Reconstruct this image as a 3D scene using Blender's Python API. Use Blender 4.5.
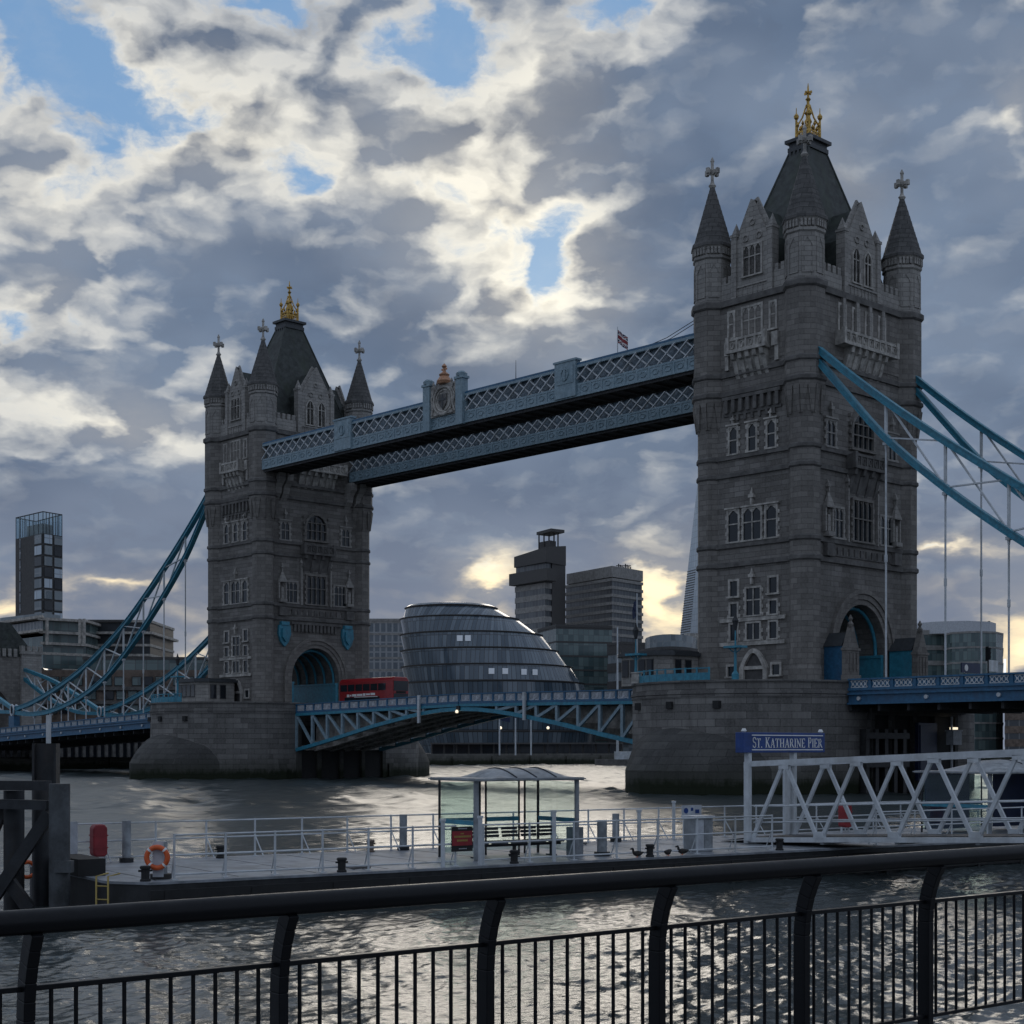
import bpy, bmesh, math, random
from mathutils import Vector, Matrix
random.seed(7)
R = math.radians
for o in list(bpy.data.objects): bpy.data.objects.remove(o)
S = bpy.context.scene
COL = S.collection

# ------------------------------------------------------------------ camera
# world axes: +X follows the bridge towards the near (north) bank, +Y runs upstream (west), water level z = 0
cam = bpy.data.cameras.new('camera'); co = bpy.data.objects.new('camera', cam); COL.objects.link(co)
YAW = R(136.747)
co.location = (125.63, -116.89, 3.8)
co.rotation_euler = (R(90), 0, YAW - R(90))
cam.sensor_width = 36; cam.lens = 36*1539/1024
cam.shift_y = (748.2-512)/1024
cam.clip_start = .1; cam.clip_end = 9000
S.camera = co
FX, FY = math.cos(YAW), math.sin(YAW)
RX, RY = math.sin(YAW), -math.cos(YAW)

# ------------------------------------------------------------------ exposure
S.render.engine = 'CYCLES'
S.view_settings.view_transform = 'Standard'; S.view_settings.look = 'None'
S.view_settings.exposure = .3; S.view_settings.gamma = 1
try: S.view_settings.use_curve_mapping = False
except Exception: pass
S.cycles.use_denoising = True
S.cycles.max_bounces = 8

# ------------------------------------------------------------------ sky
SUN_AZ_OFF, SUN_EL = R(3.3), R(9)          # sun: a little right of the view axis, low, behind the bridge
W = bpy.data.worlds.new('World'); S.world = W; W.use_nodes = True
nt = W.node_tree; N = nt.nodes; L = nt.links
for n in list(N): N.remove(n)
def nd(t, **k):
    n = N.new(t)
    for a, b in k.items(): setattr(n, a, b)
    return n
def setin(n, i, v):
    if hasattr(v, 'is_output') or isinstance(v, bpy.types.NodeSocket): L.new(v, n.inputs[i])
    elif v is not None: n.inputs[i].default_value = v
def mth(op, a, b=None, c=None, clamp=False):
    n = nd('ShaderNodeMath', operation=op, use_clamp=clamp)
    for i, v in enumerate((a, b, c)): setin(n, i, v)
    return n.outputs[0]
def vm(op, a, b=None):
    n = nd('ShaderNodeVectorMath', operation=op)
    setin(n, 0, a); setin(n, 1, b)
    return n.outputs['Value'] if op == 'DOT_PRODUCT' else n.outputs[0]
def sstep(x, a, b):
    n = nd('ShaderNodeMapRange', interpolation_type='SMOOTHSTEP'); setin(n, 0, x)
    n.inputs[1].default_value = a; n.inputs[2].default_value = b
    return n.outputs[0]
def mixc(f, a, b, mode='MIX'):
    n = nd('ShaderNodeMix', data_type='RGBA', blend_type=mode)
    setin(n, 0, f)
    for i, v in ((6, a), (7, b)):
        if isinstance(v, bpy.types.NodeSocket): L.new(v, n.inputs[i])
        else: n.inputs[i].default_value = (*v, 1)
    return n.outputs[2]
def noise(vec, scale, detail=5, rough=.55, dist=0.0, col=False):
    n = nd('ShaderNodeTexNoise', noise_dimensions='3D'); L.new(vec, n.inputs['Vector'])
    n.inputs['Scale'].default_value = scale; n.inputs['Detail'].default_value = detail
    n.inputs['Roughness'].default_value = rough; n.inputs['Distortion'].default_value = dist
    return n.outputs['Color'] if col else n.outputs[0]
tc = nd('ShaderNodeTexCoord'); D = tc.outputs['Generated']
dF = vm('DOT_PRODUCT', D, (FX, FY, 0)); dR = vm('DOT_PRODUCT', D, (RX, RY, 0)); dZ = vm('DOT_PRODUCT', D, (0, 0, 1))
az = mth('MULTIPLY', mth('ARCTAN2', dR, dF), 57.2958)        # compass degrees right of the bridge view
el = mth('MULTIPLY', mth('ARCSINE', dZ), 57.2958)
cb = nd('ShaderNodeCombineXYZ'); L.new(az, cb.inputs[0]); L.new(el, cb.inputs[1])
P = cb.outputs[0]
flat = nd('ShaderNodeCombineXYZ'); L.new(mth('MULTIPLY', az, .74), flat.inputs[0]); L.new(mth('ADD', el, mth('MULTIPLY', mth('LOGARITHM', mth('MAXIMUM', mth('MULTIPLY_ADD', el, .3333, 1.0), .2), 2.71828), 5.0)), flat.inputs[1]); P1 = flat.outputs[0]
warp = vm('SUBTRACT', noise(P1, .30, 5, .6, col=True), (.5, .5, .5))
PW = vm('ADD', P, vm('MULTIPLY', warp, (4.6, 3.4, 0)))
PN = vm('ADD', P1, vm('MULTIPLY', warp, (2.4, 2.0, 0)))
def blobs(lst):
    acc = None
    for (a, e, rx, ry, rot, amp) in lst:
        m = nd('ShaderNodeMapping', vector_type='TEXTURE'); L.new(PW, m.inputs[0])
        m.inputs['Location'].default_value = (a, e, 0); m.inputs['Rotation'].default_value = (0, 0, R(rot))
        m.inputs['Scale'].default_value = (rx, ry, 1)
        g = nd('ShaderNodeTexGradient', gradient_type='QUADRATIC_SPHERE'); L.new(m.outputs[0], g.inputs[0])
        acc = mth('MULTIPLY_ADD', g.outputs[1], amp, acc if acc is not None else 0.0)
    return acc
# each entry: degrees right of the view, degrees above the horizon, radii in degrees, tilt, weight
DENS = [(-16.54, 22.75, 4.19, 4.75, 25, -0.72), (-18.07, 24.37, 4.19, 3.35, 0, -0.6), (-14.81, 22.31, 2.79, 2.23, 0, -0.3), (-8.57, 25.67, 7.26, 1.9, 0, -0.75), (-2.38, 24.63, 5.31, 2.9, 15, -0.9), (3.64, 25.64, 6.14, 2.9, 0, -0.9), (0.67, 24.09, 2.23, 2.23, 0, 0.15), (-12.24, 21.87, 3.35, 1.45, -8, -0.62), (-13.76, 18.7, 2.51, 1.95, 30, -0.48), (-7.66, 19.61, 2.51, 1.45, 0, -0.5), (1.6, 17.53, 2.23, 3.24, -38, -0.68), (-17.8, 14.34, 2.79, 2.79, 0, -0.7), (-16.88, 17.99, 3.91, 0.89, 0, -0.25), (-11.82, 14.14, 2.23, 0.56, 0, -0.3), (-12.53, 21.73, 15.64, 7.82, 0, -0.2), (-14.29, 23.12, 6.14, 2.79, 0, -0.1), (-10.02, 20.94, 8.94, 3.35, 0, -0.2), (-1.01, 18.77, 8.94, 7.54, 30, -0.44), (1.79, 24.08, 3.91, 3.35, 0, -0.2), (-17.05, 19.12, 5.58, 2.51, 0, -0.28), (-17.39, 15.53, 3.91, 2.01, 0, -0.24), (-3.79, 24.82, 3.91, 1.9, 20, -0.28), (-14.64, 11.49, 10.05, 1.23, -8, -0.34), (2.16, 16.57, 3.91, 4.47, -20, -0.28), (12.21, 20.0, 2.23, 3.35, 15, -0.3), (18.1, 21.36, 1.68, 2.51, 0, -0.38), (-4.9, 20.68, 3.91, 2.23, 0, -0.12), (-14.81, 17.71, 2.01, 0.78, -15, -0.4), (-15.85, 14.82, 1.68, 0.89, 0, -0.3), (-18.23, 5.23, 2.79, 1.12, 0, -0.55), (-14.64, 5.86, 4.47, 0.73, 0, -0.5), (4.75, 6.58, 5.03, 0.56, 6, -0.3), (5.79, 5.47, 2.35, 2.57, 0, -0.75), (5.31, 6.39, 3.35, 0.78, 0, -0.3), (-0.6, 6.31, 2.51, 0.89, 0, -0.5), (15.89, 6.99, 6.14, 0.67, -3, -0.6), (18.27, 3.82, 2.35, 1.9, 0, -0.6), (-11.21, 3.14, 2.51, 2.01, 0, -0.6), (6.96, 17.65, 2.79, 2.79, 0, -0.14), (-15.16, 14.02, 2.79, 0.45, 0, -0.2), (-10.38, 17.5, 9.49, 4.19, 0, 0.42), (-16.02, 16.89, 6.7, 2.23, 0, 0.32), (-6.01, 22.73, 5.58, 3.91, -30, 0.24), (-3.42, 16.72, 7.26, 4.47, 0, 0.32), (-14.64, 13.31, 8.38, 2.23, 0, 0.37), (10.6, 23.42, 18.43, 8.38, 0, 0.45), (6.23, 20.8, 8.38, 7.26, 0, 0.31), (15.2, 17.35, 12.84, 8.94, 0, 0.45), (4.75, 16.53, 5.58, 5.58, 0, 0.27), (-1.56, 12.74, 13.96, 5.58, 0, 0.42), (-14.99, 8.68, 14.52, 3.35, 0, 0.45), (1.79, 9.88, 16.75, 3.91, 0, 0.45), (16.91, 11.53, 8.94, 6.7, 0, 0.45), (-9.66, 15.0, 5.03, 2.79, 0, 0.18), (-6.74, 3.99, 11.17, 2.79, 0, 0.18), (12.39, 14.86, 6.7, 5.58, 0, 0.27), (-7.84, 7.63, 11.17, 3.35, 0, 0.31), (-6.74, 5.83, 7.26, 2.23, 0, 0.27), (9.15, 6.16, 3.91, 3.91, 0, 0.27), (2.16, 5.13, 3.35, 1.68, 0, 0.18), (11.67, 6.83, 4.47, 6.7, 0, 0.18), (10.6, 19.62, 10.61, 5.03, 0, 0.24), (15.89, 24.47, 6.7, 2.23, 0, 0.21), (7.33, 14.74, 8.38, 5.03, 0, 0.27), (6.96, 10.89, 14.52, 4.47, 0, 0.19), (-1.19, 11.32, 6.7, 2.79, 0, 0.14), (-6.01, 10.91, 4.47, 1.68, 0, 0.18), (-11.82, 14.38, 2.79, 1.12, 0, 0.22)]
GLOW = [(-0.45, 19.11, 8.38, 7.82, 0, 1.0), (1.79, 16.23, 5.03, 5.03, 0, 0.7), (1.04, 23.78, 6.14, 3.91, 0, 0.45), (-9.3, 20.99, 12.84, 5.03, 0, 0.6), (-14.64, 22.94, 8.38, 3.35, 0, 0.45), (-17.05, 19.12, 6.14, 3.35, 0, 0.4), (-14.64, 11.49, 12.29, 2.23, -6, 0.6), (-17.39, 15.53, 6.14, 3.35, 0, 0.45), (-3.42, 24.67, 4.47, 2.23, 0, 0.35), (5.68, 5.47, 4.19, 4.19, 0, 1.6), (-0.6, 6.31, 3.35, 1.34, 0, 1.0), (-14.64, 5.86, 5.58, 0.89, 0, 0.7), (-18.23, 5.12, 3.35, 1.45, 0, 0.8), (15.89, 6.99, 6.14, 0.89, 0, 1.0), (18.33, 3.82, 3.35, 3.35, 0, 1.1), (-11.21, 3.14, 3.35, 2.79, 0, 1.0), (12.21, 19.84, 3.35, 4.47, 0, 0.4), (18.2, 21.44, 2.23, 2.79, 0, 0.5), (-3.05, 4.76, 6.7, 1.68, 0, 0.1)]
fb = noise(PN, .42, 8, .58)
soft = noise(PN, .42, 2.5, .5)
soft2 = noise(vm('ADD', PN, (.45, -.75, 0)), .42, 2.5, .5)
fine = noise(PN, 1.7, 4, .55)
broad = noise(P1, .13, 3, .5)
lay = blobs(DENS)
dens = mth('ADD', mth('MULTIPLY_ADD', mth('SUBTRACT', fb, .5), 1.45, .60), lay)
dens = mth('MULTIPLY_ADD', mth('SUBTRACT', fine, .5), .16, dens)
lowb = sstep(el, 11.0, 5.0)
core = mth('ADD', mth('MULTIPLY_ADD', mth('SUBTRACT', mth('MULTIPLY_ADD', fb, .5, mth('MULTIPLY', soft, .5)), .5), 1.95, .60), mth('MULTIPLY_ADD', lowb, .10, lay))
puff = noise(PN, .95, 3, .5)
puff2 = noise(vm('ADD', PN, (.22, -.42, 0)), .95, 3, .5)
glow = mth('ADD', blobs(GLOW), 0.0, clamp=True)
relief = mth('ADD', mth('MULTIPLY', mth('SUBTRACT', soft2, soft), 1.1), mth('MULTIPLY', mth('SUBTRACT', puff2, puff), .62))
cover = mth('MAXIMUM', mth('MULTIPLY_ADD', sstep(dens, -.04, .32), .96, mth('MULTIPLY', sstep(fb, .42, .75), .14)), sstep(el, 8.5, 6.0))
soften = mth('SUBTRACT', 1.0, mth('MULTIPLY', sstep(core, .55, 1.1), .60))
thick = mth('ADD', sstep(core, .13, .80), mth('MULTIPLY', mth('MULTIPLY', relief, soften), -1.35), clamp=True)
sky = nd('ShaderNodeTexSky', sky_type='NISHITA')
sky.sun_disc = False; sky.sun_elevation = SUN_EL
sky.sun_rotation = R(90) - (YAW - SUN_AZ_OFF)
sky.altitude = 0; sky.air_density = 1.0; sky.dust_density = .6; sky.ozone_density = 1.4
blue = mixc(1.0, sky.outputs[0], (.62, .80, 1.0), 'MULTIPLY')
blue = mixc(.75, blue, (1.55, 2.9, 5.0))
bright = mixc(glow, mixc(sstep(el, 10.0, 6.0), (4.9, 4.95, 4.9), (2.4, 2.5, 2.8)), mixc(sstep(el, 10.0, 5.0), (9.6, 9.0, 7.5), (11.5, 9.3, 5.8)))
low = sstep(el, 14.0, 3.0)
dark = mixc(sstep(broad, .36, .62), (.93, 1.30, 1.98), (1.52, 1.96, 2.72))
dark = mixc(mth('MULTIPLY', low, .7), dark, (1.75, 1.97, 2.55))
dark = mixc(mth('MULTIPLY', glow, .38), dark, (6.0, 5.4, 4.4))
cloud = mixc(thick, bright, dark)
skyc = mixc(cover, blue, cloud)
# away from the bridge view the overcast is even
back = sstep(dF, .72, .30)
hi = sstep(el, 30.0, 50.0)
skyc = mixc(mth('MAXIMUM', back, hi), skyc, mixc(thick, (4.2, 4.9, 6.0), (1.9, 2.3, 3.1)))
bg = nd('ShaderNodeBackground'); L.new(skyc, bg.inputs[0]); bg.inputs[1].default_value = .1
wo = nd('ShaderNodeOutputWorld'); L.new(bg.outputs[0], wo.inputs[0])

# ------------------------------------------------------------------ sun (veiled by cloud)
sl = bpy.data.lights.new('sun', 'SUN'); so = bpy.data.objects.new('sun', sl); COL.objects.link(so)
sl.energy = .5; sl.angle = R(30); sl.color = (1, .9, .76)
sa = YAW - SUN_AZ_OFF
sd = Vector((math.cos(sa)*math.cos(SUN_EL), math.sin(sa)*math.cos(SUN_EL), math.sin(SUN_EL)))
so.rotation_euler = (-sd).to_track_quat('-Z', 'Y').to_euler()

# ------------------------------------------------------------------ materials
MAT = {}
class NT:
    def __init__(s, name):
        s.m = bpy.data.materials.new(name); s.m.use_nodes = True
        s.t = s.m.node_tree; s.b = s.t.nodes['Principled BSDF']
    def n(s, t, **k):
        n = s.t.nodes.new(t)
        for a, b in k.items(): setattr(n, a, b)
        return n
    def l(s, a, b): s.t.links.new(a, b)
    def math(s, op, a, b=None, clamp=False):
        n = s.n('ShaderNodeMath', operation=op, use_clamp=clamp)
        for i, v in enumerate((a, b)):
            if v is None: continue
            if isinstance(v, bpy.types.NodeSocket): s.l(v, n.inputs[i])
            else: n.inputs[i].default_value = v
        return n.outputs[0]
    def mix(s, f, a, b, mode='MIX'):
        n = s.n('ShaderNodeMix', data_type='RGBA', blend_type=mode)
        for i, v in ((0, f), (6, a), (7, b)):
            if isinstance(v, bpy.types.NodeSocket): s.l(v, n.inputs[i])
            elif i == 0: n.inputs[0].default_value = v
            else: n.inputs[i].default_value = (*v, 1)
        return n.outputs[2]
    def noise(s, sc, det=4, rough=.6, vec=None, stretch=None):
        n = s.n('ShaderNodeTexNoise'); n.inputs['Scale'].default_value = sc
        n.inputs['Detail'].default_value = det; n.inputs['Roughness'].default_value = rough
        v = vec or s.pos()
        if stretch:
            m = s.n('ShaderNodeMapping'); m.inputs['Scale'].default_value = stretch; s.l(v, m.inputs[0]); v = m.outputs[0]
        s.l(v, n.inputs['Vector']); return n.outputs[0]
    def pos(s):
        return s.n('ShaderNodeNewGeometry').outputs['Position']
    def sep(s, v):
        n = s.n('ShaderNodeSeparateXYZ'); s.l(v, n.inputs[0]); return n.outputs
    def wallco(s):
        """(horizontal, height, 0) on any upright wall"""
        g = s.n('ShaderNodeNewGeometry'); p = s.sep(g.outputs['Position']); nn = s.sep(g.outputs['True Normal'])
        f = s.math('GREATER_THAN', s.math('ABSOLUTE', nn[0]), .72)
        h = s.n('ShaderNodeMix', data_type='FLOAT'); s.l(f, h.inputs[0]); s.l(p[0], h.inputs[2]); s.l(p[1], h.inputs[3])
        c = s.n('ShaderNodeCombineXYZ'); s.l(h.outputs[0], c.inputs[0]); s.l(p[2], c.inputs[1]); return c.outputs[0], p[2]
    def bump(s, h, st, d=.05):
        n = s.n('ShaderNodeBump'); n.inputs['Strength'].default_value = st; n.inputs['Distance'].default_value = d
        s.l(h, n.inputs['Height']); s.l(n.outputs[0], s.b.inputs['Normal'])
    def ramp(s, f, a, b):
        n = s.n('ShaderNodeMapRange'); s.l(f, n.inputs[0]); n.inputs[1].default_value = a; n.inputs[2].default_value = b; return n.outputs[0]

def plain(name, col, rough=.6, metal=0, var=.12, spec=.5, scale=3.0, dirt=None, coat=0):
    t = NT(name); c2 = tuple(max(0, c*(1-2*var)) for c in col); c1 = tuple(min(1, c*(1+var)) for c in col)
    n = t.noise(scale, 5, .65)
    c = t.mix(t.ramp(n, .35, .65), c1, c2)
    if dirt:
        c = t.mix(t.ramp(t.noise(scale*.35, 6, .7, stretch=(1, 1, .35)), .5, .75), c, dirt)
    t.l(c, t.b.inputs['Base Color']); t.b.inputs['Roughness'].default_value = rough
    t.b.inputs['Metallic'].default_value = metal; t.b.inputs['Specular IOR Level'].default_value = spec
    if coat: t.b.inputs['Coat Weight'].default_value = coat
    MAT[name] = t.m; return t
def masonry(name, c1, c2, mortar, bw, bh, rough=.85, tide=None, stain=.4):
    t = NT(name); w, z = t.wallco()
    br = t.n('ShaderNodeTexBrick', offset=.5); t.l(w, br.inputs['Vector'])
    br.inputs['Color1'].default_value = (*c1, 1); br.inputs['Color2'].default_value = (*c2, 1); br.inputs['Mortar'].default_value = (*mortar, 1)
    br.inputs['Scale'].default_value = 1; br.inputs['Brick Width'].default_value = bw; br.inputs['Row Height'].default_value = bh
    br.inputs['Mortar Size'].default_value = .018; br.inputs['Mortar Smooth'].default_value = .3; br.inputs['Bias'].default_value = 0
    c = br.outputs[0]
    c = t.mix(t.math('MULTIPLY', t.ramp(t.noise(.22, 6, .7, stretch=(1, 1, .45)), .42, .72), stain), c, tuple(x*.45 for x in c2))
    c = t.mix(t.math('MULTIPLY', t.ramp(t.noise(1.1, 5, .65, stretch=(1, 1, .10)), .50, .78), stain*.9), c, tuple(x*.38 for x in c2))
    c = t.mix(t.math('MULTIPLY', t.ramp(t.noise(6.0, 4, .7), .35, .8), .35), c, tuple(x*1.35 for x in c1))
    if tide:
        e = t.math('ADD', z, t.math('MULTIPLY', t.math('SUBTRACT', t.noise(.8, 5, .7), .5), 1.2))
        e = t.math('ADD', e, t.math('MULTIPLY', t.math('SUBTRACT', t.noise(2.2, 4, .7, stretch=(1, 1, .25)), .5), 1.1))
        c = t.mix(t.ramp(e, 2.9, .5), c, (.05, .052, .04))
        c = t.mix(t.ramp(e, 1.35, .75), c, (.016, .021, .010))
    t.l(c, t.b.inputs['Base Color']); t.b.inputs['Roughness'].default_value = rough
    t.b.inputs['Specular IOR Level'].default_value = .3
    h = t.math('ADD', t.math('MULTIPLY', br.outputs[1], -1.0), t.math('MULTIPLY', t.noise(5, 4), .35))
    t.bump(h, .7, .06)
    MAT[name] = t.m
def facade(name, cols, mull, bw, bh, rough=.12, msize=.05, lit=None):
    """glass curtain wall: panes of slightly different tint between thin mullions"""
    t = NT(name); w, z = t.wallco()
    br = t.n('ShaderNodeTexBrick', offset=0); t.l(w, br.inputs['Vector'])
    br.inputs['Color1'].default_value = (*cols[0], 1); br.inputs['Color2'].default_value = (*cols[1], 1); br.inputs['Mortar'].default_value = (*mull, 1)
    br.inputs['Scale'].default_value = 1; br.inputs['Brick Width'].default_value = bw; br.inputs['Row Height'].default_value = bh
    br.inputs['Mortar Size'].default_value = msize; br.inputs['Mortar Smooth'].default_value = 0
    t.l(br.outputs[0], t.b.inputs['Base Color'])
    n = t.noise(.35, 3)
    t.l(t.math('ADD', t.math('MULTIPLY', n, .18), rough), t.b.inputs['Roughness'])
    t.b.inputs['Specular IOR Level'].default_value = .6
    MAT[name] = t.m
masonry('tower_stone', (.255, .241, .224), (.140, .130, .119), (.115, .107, .098), 1.15, .46, stain=.62)
masonry('turret_stone', (.262, .245, .224), (.160, .149, .137), (.13, .121, .111), .80, .46, stain=.55)
masonry('upper_stone', (.38, .36, .332), (.26, .248, .232), (.16, .152, .142), .85, .42)
masonry('pier_stone', (.25, .238, .222), (.115, .11, .105), (.05, .048, .045), 1.5, .62, tide=True, stain=.6)
masonry('starling_stone', (.11, .107, .10), (.06, .059, .057), (.04, .04, .038), 1.6, .62, tide=True, stain=.6)
masonry('bank_stone', (.20, .19, .17), (.13, .125, .115), (.07, .07, .065), 1.4, .5, tide=True)
plain('pale_stone', (.47, .445, .405), .85, var=.22, scale=1.8, dirt=(.16, .15, .14))
plain('course_stone', (.145, .138, .13), .9, var=.2, scale=1.2)
plain('slate', (.042, .050, .046), .6, var=.3, scale=1.4, dirt=(.036, .05, .03))
masonry('spire_stone', (.135, .13, .125), (.085, .084, .082), (.045, .045, .045), .6, .45)
plain('lead', (.05, .055, .06), .5)
plain('gold', (.58, .37, .10), .42, metal=.8, var=.3, scale=5)
plain('blue_deep', (.028, .125, .235), .42, var=.15, dirt=(.035, .09, .17))
plain('blue_mid', (.040, .245, .345), .42, var=.14, dirt=(.05, .15, .21))
plain('blue_pale', (.25, .345, .395), .5, var=.14, dirt=(.15, .24, .29))
plain('white_steel', (.58, .61, .63), .45, var=.10, scale=2, dirt=(.34, .34, .32))
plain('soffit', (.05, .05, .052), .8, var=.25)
plain('black_paint', (.0025, .003, .005), .36, var=.15, scale=6, spec=.22)
plain('dark_steel', (.022, .025, .029), .6, var=.3, scale=1.5, dirt=(.05, .038, .03))
plain('pile_grey', (.075, .082, .088), .65, var=.3, scale=2, dirt=(.035, .036, .035))
plain('concrete', (.30, .29, .275), .85, var=.15, scale=.6, dirt=(.2, .19, .18))
plain('dark_cladding', (.075, .072, .07), .7, var=.15)
plain('brown_brick', (.17, .13, .105), .9, var=.2, scale=.8)
plain('asphalt', (.05, .05, .052), .9)
plain('galvanised', (.30, .32, .335), .6, var=.2, scale=3, dirt=(.2, .21, .22))
plain('deck_grey', (.27, .29, .315), .55, var=.2, scale=1.6, dirt=(.15, .16, .165))
plain('hull_black', (.018, .019, .02), .5, var=.3)
plain('orange', (.75, .13, .03), .5)
plain('red', (.28, .022, .028), .5)
plain('bus_red', (.34, .016, .02), .35, coat=.2)
plain('sign_blue', (.012, .05, .21), .4)
plain('navy', (.012, .025, .075), .45)
plain('letter_white', (.82, .82, .80), .5, var=.02)
plain('sign_yellow', (.38, .28, .07), .5, var=.05)
plain('rubber', (.02, .02, .02), .8)
plain('paper_grey', (.5, .52, .55), .5)
plain('duck_brown', (.035, .03, .028), .8, var=.4, scale=20)
plain('paving', (.28, .27, .25), .85)
plain('ground', (.12, .115, .10), .95, scale=.05)
def glass(name, col, rough=.06):
    t = NT(name); t.b.inputs['Base Color'].default_value = (*col, 1); t.b.inputs['Roughness'].default_value = rough
    n = t.noise(.7, 2); t.l(t.mix(n, tuple(c*.5 for c in col), tuple(c*1.5 for c in col)), t.b.inputs['Base Color'])
    t.b.inputs['Specular IOR Level'].default_value = .4; MAT[name] = t.m
glass('matte_glass', (.03, .036, .042), .5); glass('window_glass', (.018, .022, .028)); glass('tower_glass', (.012, .018, .024), .12)
t = NT('black_paint')                     # thick gloss paint, rubbed and dusty along the top, chipped here and there
nz = t.sep(t.n('ShaderNodeNewGeometry').outputs['Normal'])
chip = t.ramp(t.noise(38, 5, .75), .66, .70); dust = t.math('MULTIPLY', t.ramp(t.noise(7, 5, .7), .42, .75), t.ramp(nz[2], .35, 1.0))
c_ = t.mix(t.math('MULTIPLY', dust, .55), (.0028, .0034, .0052), (.035, .036, .038)); c_ = t.mix(t.math('MULTIPLY', chip, .6), c_, (.03, .017, .010))
t.l(c_, t.b.inputs['Base Color']); t.l(t.math('ADD', t.math('MULTIPLY', t.noise(12, 4, .7), .3), .22), t.b.inputs['Roughness'])
t.b.inputs['Specular IOR Level'].default_value = .25
t.bump(t.math('ADD', t.math('MULTIPLY', t.noise(55, 3), .5), t.noise(9, 2)), .25, .004)
MAT['black_paint'] = t.m
def clear(name, tint):
    t = NT(name); tr = t.n('ShaderNodeBsdfTransparent'); tr.inputs[0].default_value = (*tint, 1)
    gl = t.n('ShaderNodeBsdfGlossy'); gl.inputs['Roughness'].default_value = .03; gl.inputs[0].default_value = (.8, .9, .9, 1)
    fr = t.n('ShaderNodeLayerWeight'); fr.inputs[0].default_value = .25
    mx = t.n('ShaderNodeMixShader'); t.l(t.math('ADD', t.math('MULTIPLY', t.math('POWER', fr.outputs['Facing'], 4.0), .5), .05), mx.inputs[0]); t.l(tr.outputs[0], mx.inputs[1]); t.l(gl.outputs[0], mx.inputs[2])
    t.l(mx.outputs[0], t.t.nodes['Material Output'].inputs[0]); MAT[name] = t.m
clear('clear_glass', (.86, .92, .91)); clear('roof_plastic', (.35, .38, .42))
facade('city_glass', ((.030, .042, .055), (.075, .092, .105)), (.02, .022, .025), 1.5, 9.0, .10, .07)
facade('green_glass', ((.05, .085, .09), (.15, .205, .20)), (.09, .10, .10), 1.6, 3.4, .12, .06)
facade('grey_glass', ((.09, .11, .13), (.15, .17, .19)), (.28, .29, .30), 1.5, 3.3, .2, .22)
facade('hazy_glass', ((.12, .15, .17), (.24, .28, .30)), (.22, .24, .25), 2.6, 4.0, .2, .14)
facade('shard_glass', ((.42, .50, .57), (.5, .57, .63)), (.3, .34, .38), 3.0, 4.0, .1, .12)
facade('hospital_glass', ((.055, .06, .068), (.10, .11, .12)), (.16, .16, .16), 3.4, 30, .25, .2)
def emis(name, col, st):
    t = NT(name); t.b.inputs['Emission Color'].default_value = (*col, 1); t.b.inputs['Emission Strength'].default_value = st; MAT[name] = t.m
emis('lamp_glow', (1, .86, .62), .9); emis('lit_window', (.6, .75, 1), .075); emis('tube_white', (.9, .95, 1), .8)

# water: dark silty river under small wind waves
t = NT('river_water')
t.b.inputs['Base Color'].default_value = (.040, .051, .052, 1)
t.b.inputs['IOR'].default_value = 1.33; t.b.inputs['Specular IOR Level'].default_value = .55
px_ = t.sep(t.pos())
far = t.ramp(px_[0], 72.0, 52.0)
t.l(t.math('ADD', t.math('MULTIPLY', t.ramp(px_[0], 97.0, 62.0), .13), .17), t.b.inputs['Roughness'])
a = t.noise(.45, 3, .55, stretch=(1.0, .6, 1)); b = t.noise(1.3, 4, .62, stretch=(1.1, .5, 1)); c = t.noise(5.5, 3, .62, stretch=(1.1, .75, 1))
calm = t.ramp(t.noise(.030, 4, .55, stretch=(1.7, .4, 1)), .36, .60)
h = t.math('ADD', t.math('MULTIPLY', t.math('ADD', t.math('MULTIPLY', a, .06), t.math('MULTIPLY', b, .07)), far), t.math('MULTIPLY', c, .015))
h = t.math('MULTIPLY', h, t.math('ADD', t.math('MULTIPLY', calm, .75), .35))
t.bump(h, 1.0, 1.0)
MAT['river_water'] = t.m

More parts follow.
